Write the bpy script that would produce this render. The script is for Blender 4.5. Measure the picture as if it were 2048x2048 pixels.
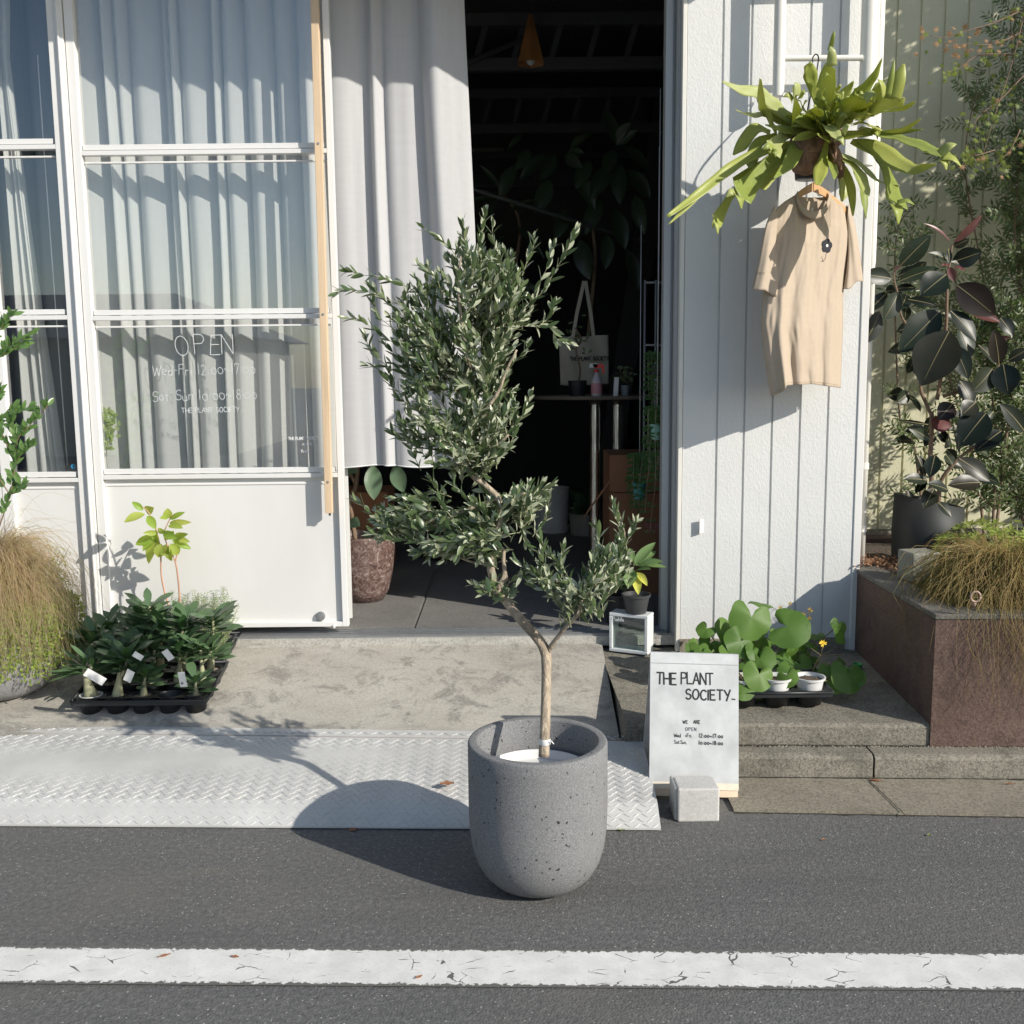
import bpy, math, random
from mathutils import Vector, Matrix, noise
rnd = random.Random(7)
for o in list(bpy.data.objects): bpy.data.objects.remove(o)
C = bpy.context.scene.collection
SC = bpy.context.scene
# ---------------------------------------------------------------- camera
H = 1.535; F = 2051.0; PITCH = math.radians(7.88); ROLL = -0.0105
cd = bpy.data.cameras.new('camera'); cam = bpy.data.objects.new('camera', cd); C.objects.link(cam)
cd.sensor_width = 36; cd.lens = 36*F/2048; cd.clip_end = 500; cd.clip_start = 0.05
RM = Matrix.Rotation(math.pi/2-PITCH, 3, 'X') @ Matrix.Rotation(ROLL, 3, 'Z')
cam.matrix_world = Matrix.Translation((0,0,H)) @ RM.to_4x4()
SC.camera = cam
# ---------------------------------------------------------------- light
SUN = Vector((.575,-.415,.390)).normalized()
EL = math.asin(SUN.z)
W = bpy.data.worlds.new('World'); SC.world = W; W.use_nodes = True
nt = W.node_tree; bg = nt.nodes['Background']
sk = nt.nodes.new('ShaderNodeTexSky'); sk.sky_type = 'NISHITA'; sk.sun_disc = False
sk.sun_elevation = EL; sk.sun_rotation = math.atan2(SUN.x, SUN.y); sk.air_density = 1.0; sk.dust_density = .6
nt.links.new(sk.outputs[0], bg.inputs[0]); bg.inputs[1].default_value = 0.13
sl = bpy.data.lights.new('sun', 'SUN'); so = bpy.data.objects.new('sun', sl); C.objects.link(so)
sl.energy = 5.0; sl.angle = math.radians(.5); sl.color = (1,.94,.84)
so.rotation_euler = SUN.to_track_quat('Z','Y').to_euler(); so.location = SUN*20
SC.view_settings.view_transform = 'Standard'; SC.view_settings.look = 'None'
SC.view_settings.exposure = 0.02; SC.view_settings.gamma = 1

# ---------------------------------------------------------------- helpers
def ray(u, v): return RM @ Vector(((u-1024)/F, -(v-1024)/F, -1))
def P(u, v, Y):
    r = ray(u, v); t = Y/r.y; return Vector((r.x*t, Y, H+r.z*t))
def G(u, v, z=0):
    r = ray(u, v); t = (z-H)/r.z; return Vector((r.x*t, r.y*t, z))
def px(v, Y): return (P(1100, v, Y)-P(1000, v, Y)).length/100.
def R(a, b): return rnd.uniform(a, b)

class MB:
    def __init__(s): s.v = []; s.f = []; s.e = []
    def add(s, vs, fs):
        n = len(s.v); s.v += [tuple(p) for p in vs]; s.f += [tuple(i+n for i in f) for f in fs]; return s
    def box(s, x0, x1, y0, y1, z0, z1):
        v = [(x,y,z) for z in (z0,z1) for y in (y0,y1) for x in (x0,x1)]
        return s.add(v, [(0,2,3,1),(4,5,7,6),(0,1,5,4),(2,6,7,3),(0,4,6,2),(1,3,7,5)])
    def obox(s, c, ax, ay, az):
        c = Vector(c); ax = Vector(ax); ay = Vector(ay); az = Vector(az); v = [c+ax*i+ay*j+az*k for k in (-1,1) for j in (-1,1) for i in (-1,1)]
        return s.add(v, [(0,2,3,1),(4,5,7,6),(0,1,5,4),(2,6,7,3),(0,4,6,2),(1,3,7,5)])
    def tube(s, pts, rad, n=8, cap=True):
        pts = [Vector(p) for p in pts]
        if not hasattr(rad, '__len__'): rad = [rad]*len(pts)
        vs = []; fs = []; prev = None
        for i, p in enumerate(pts):
            d = (pts[min(i+1,len(pts)-1)]-pts[max(i-1,0)])
            if d.length < 1e-9: d = Vector((0,0,1))
            d.normalize()
            if prev is None:
                a = Vector((0,0,1)) if abs(d.z) < .9 else Vector((1,0,0)); a = (a-d*a.dot(d)).normalized()
            else:
                a = (prev-d*prev.dot(d)).normalized()
            prev = a; b = d.cross(a)
            for k in range(n):
                t = 2*math.pi*k/n; vs.append(p+(a*math.cos(t)+b*math.sin(t))*rad[i])
        for i in range(len(pts)-1):
            for k in range(n):
                k2 = (k+1)%n; fs.append((i*n+k, i*n+k2, (i+1)*n+k2, (i+1)*n+k))
        if cap: fs.append(tuple(range(n))[::-1]); fs.append(tuple((len(pts)-1)*n+k for k in range(n)))
        return s.add(vs, fs)
    def lathe(s, c, prof, n=48, wob=0, ax=1, ay=1):
        c = Vector(c); vs = []; fs = []
        for r, z in prof:
            for k in range(n):
                t = 2*math.pi*k/n; w = 1+wob*noise.noise(Vector((math.cos(t)*2, math.sin(t)*2, z*6)))
                vs.append(c+Vector((r*w*math.cos(t)*ax, r*w*math.sin(t)*ay, z)))
        for i in range(len(prof)-1):
            for k in range(n):
                k2 = (k+1)%n; fs.append((i*n+k, i*n+k2, (i+1)*n+k2, (i+1)*n+k))
        return s.add(vs, fs)
    def disc(s, c, r, n=32, up=1):
        c = Vector(c); vs = [c]+[c+Vector((r*math.cos(2*math.pi*k/n), r*math.sin(2*math.pi*k/n), 0)) for k in range(n)]
        return s.add(vs, [(0,1+k,1+(k+1)%n) for k in range(n)])
    def grid(s, fn, nu, nv, closeu=False):
        vs = [fn(i/nu, j/nv) for j in range(nv+1) for i in range(nu+(0 if closeu else 1))]
        w = nu if closeu else nu+1; fs = []
        for j in range(nv):
            for i in range(nu):
                i2 = (i+1)%w; fs.append((j*w+i, j*w+i2, (j+1)*w+i2, (j+1)*w+i))
        return s.add(vs, fs)
    def prism(s, poly, z0, z1):          # poly in xy, may have (x,y,z) tops
        n = len(poly); vs = [(p[0],p[1],z0) for p in poly]+[(p[0],p[1],(p[2] if len(p) > 2 else z1)) for p in poly]
        fs = [tuple(range(n))[::-1], tuple(range(n,2*n))]+[(i,(i+1)%n,n+(i+1)%n,n+i) for i in range(n)]
        return s.add(vs, fs)
    def leaf(s, base, d, nrm, L, Wd, shape='olive', bend=.15, fold=.15, seg=3):
        base = Vector(base); d = Vector(d).normalized(); nrm = Vector(nrm); nrm = nrm-d*nrm.dot(d)
        if nrm.length < 1e-4: nrm = Vector((.3,-1,.2)); nrm = nrm-d*nrm.dot(d)
        nrm.normalize(); sd = d.cross(nrm); vs = []; fs = []
        for i in range(seg+1):
            t = i/seg; c = base+d*(L*t*(1-abs(bend)*.3*t))-nrm*(bend*L*t*t)
            if shape == 'olive': w = math.sin(math.pi*min(1,max(0,.06+.94*t)))**.62
            elif shape == 'obov': w = math.sin(math.pi*(t**1.5))**.8 if 0 < t < 1 else (.08 if t == 0 else .12)
            elif shape == 'ovate': w = math.sin(math.pi*(t**.8))**.75 if 0 < t < 1 else .02
            elif shape == 'lance': w = math.sin(math.pi*(t**.75)) if 0 < t < 1 else .02
            else: w = 1-t
            w = max(w, .03)*Wd*.5
            if i == seg: w = Wd*.04
            vs += [c+sd*w+nrm*(fold*w), c, c-sd*w+nrm*(fold*w)]
        for i in range(seg):
            a = i*3; fs += [(a,a+1,a+4,a+3),(a+1,a+2,a+5,a+4)]
        return s.add(vs, fs)
    def ribbon(s, pts, wid, nrm=Vector((0,-1,0)), cup=.2, nx=2, wave=0):
        pts = [Vector(p) for p in pts]; vs = []; fs = []; m = nx*2+1
        for i, p in enumerate(pts):
            d = (pts[min(i+1,len(pts)-1)]-pts[max(i-1,0)]).normalized()
            n = (nrm-d*nrm.dot(d)).normalized(); sd = d.cross(n)
            for k in range(-nx, nx+1):
                q = k/nx; vs.append(p+sd*(wid[i]*.5*q)+n*(cup*wid[i]*q*q*.5+wave*wid[i]*math.sin(i*1.3+q*2)*abs(q)))
        for i in range(len(pts)-1):
            for k in range(m-1): a = i*m+k; fs.append((a,a+1,a+m+1,a+m))
        return s.add(vs, fs)
    def blade(s, pts, w):
        pts = [Vector(p) for p in pts]; vs = []; fs = []
        for i, p in enumerate(pts):
            d = (pts[min(i+1,len(pts)-1)]-pts[max(i-1,0)]).normalized()
            sd = d.cross(Vector((0,-1,.3))); 
            if sd.length < 1e-3: sd = Vector((1,0,0))
            sd.normalize(); ww = w*.5*(1-.85*(i/(len(pts)-1))**2)
            vs += [p-sd*ww, p+sd*ww]
        for i in range(len(pts)-1): a = i*2; fs.append((a,a+1,a+3,a+2))
        return s.add(vs, fs)
    def build(s, name, mat, parent=None, smooth=True, bevel=0, solid=0, sub=0, auto=None):
        me = bpy.data.meshes.new(name); me.from_pydata(s.v, [], s.f); me.update()
        if smooth: me.polygons.foreach_set('use_smooth', [True]*len(me.polygons))
        me.materials.append(mat)
        o = bpy.data.objects.new(name, me); C.objects.link(o)
        if parent:
            o.parent = parent; off = Vector((0,0,0)); q = parent
            while q: off += q.location; q = q.parent
            o.location = -off
        if sub: m = o.modifiers.new('sub','SUBSURF'); m.levels = sub; m.render_levels = sub
        if solid: m = o.modifiers.new('solid','SOLIDIFY'); m.thickness = solid; m.offset = 0
        if bevel: m = o.modifiers.new('bev','BEVEL'); m.width = bevel; m.segments = 2; m.limit_method = 'ANGLE'; m.angle_limit = .7
        if auto: 
            m = o.modifiers.new('es','EDGE_SPLIT'); m.split_angle = auto
        return o
def tag(o, label=None, cat=None, group=None, kind=None):
    if label: o['label'] = label
    if cat: o['category'] = cat
    if group: o['group'] = group
    if kind: o['kind'] = kind
    return o
def thing(name, label, cat, loc=(0,0,0), group=None):
    o = bpy.data.objects.new(name, None); C.objects.link(o); o.location = loc; o.empty_display_size = .1
    return tag(o, label, cat, group)
def struct(name, mb, mat, **k): return tag(mb.build(name, mat, None, **k), kind='structure')
def spl(pts, n=4):
    pts = [Vector(p) for p in pts]; out = []
    for i in range(len(pts)-1):
        p0 = pts[max(i-1,0)]; p1 = pts[i]; p2 = pts[i+1]; p3 = pts[min(i+2,len(pts)-1)]
        for k in range(n):
            t = k/n; out.append(.5*((2*p1)+(-p0+p2)*t+(2*p0-5*p1+4*p2-p3)*t*t+(-p0+3*p1-3*p2+p3)*t**3))
    return out+[pts[-1]]
def spl1(a, n=4): return [p.x for p in spl([Vector((x,0,0)) for x in a], n)]

# ---------------------------------------------------------------- materials
def newmat(name):
    m = bpy.data.materials.new(name); m.use_nodes = True; return m, m.node_tree, m.node_tree.nodes['Principled BSDF']
def N(nt, t, **k):
    n = nt.nodes.new(t)
    for a, b in k.items():
        if a.startswith('i_'): n.inputs[a[2:].replace('_',' ')].default_value = b
        else: setattr(n, a, b)
    return n
def tc(nt, scale=(1,1,1)):
    t = N(nt,'ShaderNodeTexCoord'); m = N(nt,'ShaderNodeMapping'); m.inputs['Scale'].default_value = scale
    nt.links.new(t.outputs['Object'], m.inputs[0]); return m.outputs[0]
def ramp(nt, src, stops):
    r = N(nt,'ShaderNodeValToRGB'); nt.links.new(src, r.inputs[0]); e = r.color_ramp.elements
    while len(e) < len(stops): e.new(.5)
    for i, (p, c) in enumerate(stops):
        e[i].position = p; e[i].color = (*c,1) if hasattr(c,'__len__') else (c,c,c,1)
    return r.outputs[0]
def mix(nt, f, a, b, mode='MIX'):
    m = N(nt,'ShaderNodeMix', data_type='RGBA', blend_type=mode)
    for s, i in ((f,0),(a,6),(b,7)):
        if hasattr(s,'links') or isinstance(s, bpy.types.NodeSocket): nt.links.new(s, m.inputs[i])
        elif i == 0: m.inputs[0].default_value = s
        else: m.inputs[i].default_value = (*s,1) if hasattr(s,'__len__') else (s,s,s,1)
    return m.outputs[2]
def bump(nt, bs, h, strength=.3, dist=.01):
    b = N(nt,'ShaderNodeBump'); b.inputs['Strength'].default_value = strength; b.inputs['Distance'].default_value = dist
    nt.links.new(h, b.inputs['Height']); nt.links.new(b.outputs[0], bs.inputs['Normal'])
def noi(nt, co, scale, detail=4, rough=.55, dist=0):
    n = N(nt,'ShaderNodeTexNoise'); n.inputs['Scale'].default_value = scale; n.inputs['Detail'].default_value = detail
    n.inputs['Roughness'].default_value = rough; n.inputs['Distortion'].default_value = dist; nt.links.new(co, n.inputs['Vector']); return n.outputs['Fac']
def vor(nt, co, scale, feature='F1'):
    n = N(nt,'ShaderNodeTexVoronoi'); n.feature = feature; n.inputs['Scale'].default_value = scale; nt.links.new(co, n.inputs['Vector']); return n.outputs['Distance']
def simple(name, c, rough=.5, metal=0, var=.08, vs=8, bmp=0, bs=60, spec=.5, scale=(1,1,1)):
    m, nt, b = newmat(name); co = tc(nt, scale)
    n = noi(nt, co, vs, 5); lo = tuple(x*(1-var) for x in c); hi = tuple(min(1,x*(1+var)) for x in c)
    nt.links.new(ramp(nt, n, [(.3,lo),(.7,hi)]), b.inputs['Base Color'])
    b.inputs['Roughness'].default_value = rough; b.inputs['Metallic'].default_value = metal; b.inputs['Specular IOR Level'].default_value = spec
    if bmp: bump(nt, b, noi(nt, co, bs, 6), bmp, .01)
    return m
def leafmat(name, cols, back=None, rough=.45, trans=.25, spec=.5, tcol=None):
    m, nt, b = newmat(name); g = N(nt,'ShaderNodeNewGeometry')
    st = [(i/(max(1,len(cols)-1)), c) for i, c in enumerate(cols)]
    col = ramp(nt, g.outputs['Random Per Island'], st)
    co = tc(nt); col = mix(nt, ramp(nt, noi(nt, co, 40, 3), [(.35,.0),(.7,.35)]), col, tuple(min(1,x*1.7) for x in cols[0]))
    if back: col = mix(nt, g.outputs['Backfacing'], col, back)
    nt.links.new(col, b.inputs['Base Color']); b.inputs['Roughness'].default_value = rough; b.inputs['Specular IOR Level'].default_value = spec
    tr = N(nt,'ShaderNodeBsdfTranslucent'); c0 = tcol or tuple(min(1,x*2.0) for x in cols[len(cols)//2]); tr.inputs[0].default_value = (*c0,1)
    ms = N(nt,'ShaderNodeMixShader'); ms.inputs[0].default_value = trans
    nt.links.new(b.outputs[0], ms.inputs[1]); nt.links.new(tr.outputs[0], ms.inputs[2])
    nt.links.new(ms.outputs[0], nt.nodes['Material Output'].inputs[0]); return m
def cloth(name, c, trans=.35, see=0.0, rough=.9, weave=True):
    m, nt, b = newmat(name); co = tc(nt)
    n = noi(nt, tc(nt,(1,1,.05)), 60, 3); n2 = noi(nt, tc(nt,(.05,1,1)), 60, 3)
    mm = mix(nt, .5, n, n2)
    nt.links.new(ramp(nt, mm, [(.35,tuple(x*.93 for x in c)),(.65,c)]), b.inputs['Base Color']); b.inputs['Roughness'].default_value = rough; b.inputs['Specular IOR Level'].default_value = .1
    bump(nt, b, mm, .15, .003)
    tr = N(nt,'ShaderNodeBsdfTranslucent'); tr.inputs[0].default_value = (*c,1)
    ms = N(nt,'ShaderNodeMixShader'); ms.inputs[0].default_value = trans
    nt.links.new(b.outputs[0], ms.inputs[1]); nt.links.new(tr.outputs[0], ms.inputs[2]); out = ms.outputs[0]
    if see:
        tp = N(nt,'ShaderNodeBsdfTransparent'); m2 = N(nt,'ShaderNodeMixShader'); m2.inputs[0].default_value = see
        nt.links.new(out, m2.inputs[1]); nt.links.new(tp.outputs[0], m2.inputs[2]); out = m2.outputs[0]
    nt.links.new(out, nt.nodes['Material Output'].inputs[0]); return m
def glassmat(name, tint=(.95,.965,.96), gain=.9, base=.20):
    m, nt, b = newmat(name); nt.nodes.remove(b)
    fr = N(nt,'ShaderNodeLayerWeight'); pw = N(nt,'ShaderNodeMath', operation='POWER'); nt.links.new(fr.outputs['Facing'], pw.inputs[0]); pw.inputs[1].default_value = 4
    fr.inputs[0].default_value = .5
    ma = N(nt,'ShaderNodeMath', operation='MULTIPLY_ADD'); nt.links.new(pw.outputs[0], ma.inputs[0]); ma.inputs[1].default_value = gain; ma.inputs[2].default_value = base; ma.use_clamp = True
    tp = N(nt,'ShaderNodeBsdfTransparent'); tp.inputs[0].default_value = (*tint,1)
    gl = N(nt,'ShaderNodeBsdfGlossy'); gl.inputs['Roughness'].default_value = .0; gl.inputs[0].default_value = (.95,.97,1,1)
    ms = N(nt,'ShaderNodeMixShader'); nt.links.new(ma.outputs[0], ms.inputs[0]); nt.links.new(tp.outputs[0], ms.inputs[1]); nt.links.new(gl.outputs[0], ms.inputs[2])
    nt.links.new(ms.outputs[0], nt.nodes['Material Output'].inputs[0]); return m

# asphalt
def mk_asphalt():
    m, nt, b = newmat('asphalt'); co = tc(nt)
    v = vor(nt, co, 150); n = noi(nt, co, 62, 5, .78); big = noi(nt, co, 1.3, 4)
    base = ramp(nt, n, [(.34,(.085,.085,.086)),(.53,(.140,.139,.136)),(.70,(.22,.217,.21))])
    wn = N(nt,'ShaderNodeTexWhiteNoise'); 
    vc = N(nt,'ShaderNodeTexVoronoi'); vc.inputs['Scale'].default_value = 170; nt.links.new(co, vc.inputs['Vector'])
    sep = N(nt,'ShaderNodeSeparateColor'); nt.links.new(vc.outputs['Color'], sep.inputs[0])
    spk = ramp(nt, sep.outputs[0], [(.965,0.),(.975,1.)])
    inside = ramp(nt, vc.outputs['Distance'], [(.3,1.),(.45,0.)])
    mm = N(nt,'ShaderNodeMath', operation='MULTIPLY'); nt.links.new(spk, mm.inputs[0]); nt.links.new(inside, mm.inputs[1])
    col = mix(nt, mm.outputs[0], base, (.48,.47,.44))
    col = mix(nt, ramp(nt, big, [(.35,.0),(.75,.35)]), col, (.10,.098,.09))
    dirt = noi(nt, tc(nt,(.5,1.3,1)), 2.6, 8, .7, .5); col = mix(nt, ramp(nt, dirt, [(.52,0.),(.72,.45)]), col, (.17,.16,.135)); dk = noi(nt, tc(nt,(.35,1.6,1)), 1.7, 7, .65); col = mix(nt, ramp(nt, dk, [(.50,0.),(.68,.4)]), col, (.075,.075,.078))
    nt.links.new(col, b.inputs['Base Color']); b.inputs['Roughness'].default_value = .82; b.inputs['Specular IOR Level'].default_value = .35
    h = mix(nt, .5, v, n); bump(nt, b, h, .6, .005); return m
def mk_paint():
    m, nt, b = newmat('road_paint'); co = tc(nt); n = noi(nt, co, 60, 5, .7)
    edge = tc(nt,(1,1,1)); d = N(nt,'ShaderNodeAttribute'); d.attribute_name = 'edge'
    e1 = N(nt,'ShaderNodeMath', operation='MULTIPLY_ADD'); nt.links.new(n, e1.inputs[0]); e1.inputs[1].default_value = .9; nt.links.new(d.outputs['Fac'], e1.inputs[2])
    keep = ramp(nt, e1.outputs[0], [(.64,0.),(.67,1.)])
    cw = N(nt,'ShaderNodeMapping'); tco = N(nt,'ShaderNodeTexCoord'); nt.links.new(tco.outputs['Object'], cw.inputs[0]); cw.inputs['Scale'].default_value = (6,11,1); cw.inputs['Rotation'].default_value = (0,0,.75)
    wv = N(nt,'ShaderNodeTexNoise'); wv.inputs['Scale'].default_value = 25; nt.links.new(tco.outputs['Object'], wv.inputs['Vector'])
    ad = mix(nt, .16, cw.outputs[0], wv.outputs['Color'], 'ADD')
    vd = N(nt,'ShaderNodeTexVoronoi'); vd.feature = 'DISTANCE_TO_EDGE'; vd.inputs['Scale'].default_value = 1.5; nt.links.new(ad, vd.inputs['Vector'])
    cr = noi(nt, co, 11, 5, .6); cm = N(nt,'ShaderNodeMath', operation='MULTIPLY_ADD'); nt.links.new(cr, cm.inputs[0]); cm.inputs[1].default_value = -.16; nt.links.new(vd.outputs['Distance'], cm.inputs[2])
    crk = ramp(nt, cm.outputs[0], [(.5,0.),(.5,1.)])
    r = N(nt,'ShaderNodeMath', operation='GREATER_THAN'); nt.links.new(cm.outputs[0], r.inputs[0]); r.inputs[1].default_value = -.084
    kk = N(nt,'ShaderNodeMath', operation='MULTIPLY'); nt.links.new(keep, kk.inputs[0]); nt.links.new(r.outputs[0], kk.inputs[1])
    white = ramp(nt, noi(nt, co, 14, 5), [(.3,(.66,.66,.63)),(.7,(.80,.80,.77))])
    white = mix(nt, ramp(nt, noi(nt, co, 130, 4, .85), [(.55,0.),(.68,.55)]), white, (.40,.39,.37)); white = mix(nt, ramp(nt, noi(nt, co, 4, 8, .75), [(.48,0.),(.7,.30)]), white, (.45,.43,.39)); col = mix(nt, kk.outputs[0], (.13,.128,.12), white); nt.links.new(col, b.inputs['Base Color']); b.inputs['Roughness'].default_value = .7
    bump(nt, b, kk.outputs[0], .5, .003); return m
def mk_concrete(name, c1, c2, dark, bm=.35, spots=.5, sc=1, rough=.9, grain=.8):
    m, nt, b = newmat(name); co = tc(nt,(sc,sc,sc))
    col = ramp(nt, noi(nt, co, 3, 8, .65), [(.3,c1),(.7,c2)])
    col = mix(nt, ramp(nt, noi(nt, co, 6.5, 9, .75, .6), [(.50,0.),(.62,spots)]), col, dark)
    col = mix(nt, ramp(nt, noi(nt, tc(nt,(sc*.6,sc*1.6,sc)), 2.2, 10, .8, .4), [(.50,0.),(.60,spots*.8)]), col, tuple(x*1.6 for x in dark))
    col = mix(nt, ramp(nt, noi(nt, co, 90, 4, .8), [(.4,0.),(.75,.4)]), col, tuple(x*1.25 for x in c2))
    col = mix(nt, ramp(nt, noi(nt, co, 105, 5, .9), [(.46,0.),(.60,grain)]), col, dark)
    nt.links.new(col, b.inputs['Base Color']); b.inputs['Roughness'].default_value = rough; b.inputs['Specular IOR Level'].default_value = .25
    bump(nt, b, noi(nt, co, 110, 6, .75), bm, .006); return m
def mk_stucco(name, c):
    m, nt, b = newmat(name); co = tc(nt,(1,1,.55)); n = noi(nt, co, 62, 2, .5, 1.6)
    col = ramp(nt, noi(nt, tc(nt), 2.5, 6), [(.3,tuple(x*.93 for x in c)),(.7,c)])
    col = mix(nt, ramp(nt, noi(nt, tc(nt,(3,3,.4)), 4, 6, .7), [(.55,0.),(.8,.18)]), col, tuple(x*.7 for x in c))
    nt.links.new(col, b.inputs['Base Color']); b.inputs['Roughness'].default_value = .55
    bump(nt, b, ramp(nt, n, [(.42,0.),(.62,1.)]), .13, .005); return m
def mk_pot():
    m, nt, b = newmat('speckled_stone'); co = tc(nt)
    col = ramp(nt, noi(nt, co, 230, 3, .8), [(.3,(.13,.132,.135)),(.55,(.235,.236,.238)),(.75,(.38,.38,.378))])
    col = mix(nt, ramp(nt, noi(nt, co, 5, 5), [(.4,0.),(.75,.25)]), col, (.16,.165,.17))
    vc = N(nt,'ShaderNodeTexVoronoi'); vc.inputs['Scale'].default_value = 80; vc.inputs['Randomness'].default_value = 1; 
    dm = mix(nt, .03, co, noise_col(nt, co, 60), 'ADD'); nt.links.new(dm, vc.inputs['Vector'])
    sep = N(nt,'ShaderNodeSeparateColor'); nt.links.new(vc.outputs['Color'], sep.inputs[0])
    sz = ramp(nt, sep.outputs[0], [(.68,0.),(1.,.31)])
    lt = N(nt,'ShaderNodeMath', operation='LESS_THAN'); nt.links.new(vc.outputs['Distance'], lt.inputs[0]); nt.links.new(sz, lt.inputs[1])
    col = mix(nt, lt.outputs[0], col, (.03,.03,.033))
    nt.links.new(col, b.inputs['Base Color']); b.inputs['Roughness'].default_value = .85; b.inputs['Specular IOR Level'].default_value = .25
    h = mix(nt, lt.outputs[0], noi(nt, co, 250, 3, .8), 0.0); bump(nt, b, h, .5, .003); return m
def noise_col(nt, co, s):
    n = N(nt,'ShaderNodeTexNoise'); n.inputs['Scale'].default_value = s; nt.links.new(co, n.inputs['Vector']); return n.outputs['Color']
M = {}
M['asphalt'] = mk_asphalt(); M['paint'] = mk_paint(); M['pot'] = mk_pot()
M['apron'] = mk_concrete('apron_concrete', (.36,.335,.29), (.50,.475,.42), (.17,.16,.145), .2, .85, 1, .9, .4)
M['step'] = mk_concrete('step_concrete', (.20,.185,.15), (.34,.315,.26), (.07,.065,.055), .55, .6)
M['gutter'] = mk_concrete('gutter_concrete', (.24,.215,.165), (.33,.30,.235), (.10,.09,.075), .3, .35)
M['sill'] = mk_concrete('sill_mortar', (.42,.41,.37), (.55,.53,.49), (.25,.24,.21), .2, .3)
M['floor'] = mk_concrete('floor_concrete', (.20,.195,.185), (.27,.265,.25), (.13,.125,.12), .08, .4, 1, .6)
M['block'] = mk_concrete('pale_block', (.52,.51,.49), (.62,.61,.59), (.36,.35,.33), .2, .3, 1, .9, .4)
M['stuccow'] = mk_stucco('white_stucco', (.72,.725,.715)); M['stuccoy'] = mk_stucco('cream_stucco', (.66,.64,.46))
M['white'] = simple('white_metal', (.76,.755,.74), .35, var=.03, vs=3)
M['panel'] = simple('white_panel', (.72,.715,.70), .5, var=.05, vs=3.5, scale=(1,1,.35), bmp=.02, bs=8)
M['cream'] = simple('cream_paint', (.77,.75,.69), .4, var=.04)
M['alum'] = simple('aluminium', (.42,.43,.44), .38, .75, var=.08, scale=(1,1,.1), vs=30)
M['jamb'] = simple('grey_jamb_metal', (.50,.51,.52), .45, .2, var=.06, scale=(1,1,.1), vs=20)
M['black'] = simple('black_plastic', (.022,.024,.027), .42, var=.2)
M['rubber'] = simple('dark_rubber', (.02,.02,.02), .7)
M['glass'] = glassmat('window_glass')
M['plate'] = simple('white_checker_plate', (.52,.52,.505), .45, var=.12, vs=4, bmp=.05, bs=120)
M['wood'] = simple('pale_timber', (.68,.51,.34), .55, var=.12, vs=6, scale=(8,8,.5), bmp=.1)
M['hanger'] = simple('hanger_wood', (.62,.35,.15), .35, var=.15, vs=8)
M['soil'] = simple('soil', (.10,.075,.055), .95, var=.5, vs=60, bmp=.9, bs=90)
M['litter'] = simple('brown_leaf_litter', (.22,.12,.075), .9, var=.5, vs=60, bmp=.9, bs=60)
M['ink'] = simple('black_ink', (.012,.012,.013), .6)
M['chalk'] = simple('white_chalk', (.85,.85,.85), .9); M['chalkline'] = simple('thin_chalk', (.66,.68,.68), .9)
M['curtain'] = cloth('sheer_curtain', (.93,.94,.92), .45)
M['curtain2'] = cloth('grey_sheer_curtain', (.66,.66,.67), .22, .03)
M['shirt'] = cloth('beige_cotton', (.54,.445,.348), .06)
M['bark'] = simple('olive_bark', (.38,.31,.23), .85, var=.42, vs=45, bmp=.9, bs=90, scale=(1,1,.4))
M['twig'] = simple('green_twig', (.33,.33,.20), .7, var=.2)
M['brownbark'] = simple('brown_bark', (.20,.135,.09), .75, var=.25, vs=25, bmp=.4)
M['olive'] = leafmat('olive_leaf', [(.035,.065,.028),(.075,.120,.048),(.12,.17,.065),(.22,.26,.14)], (.42,.45,.32), .34, .18, .6)
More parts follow.
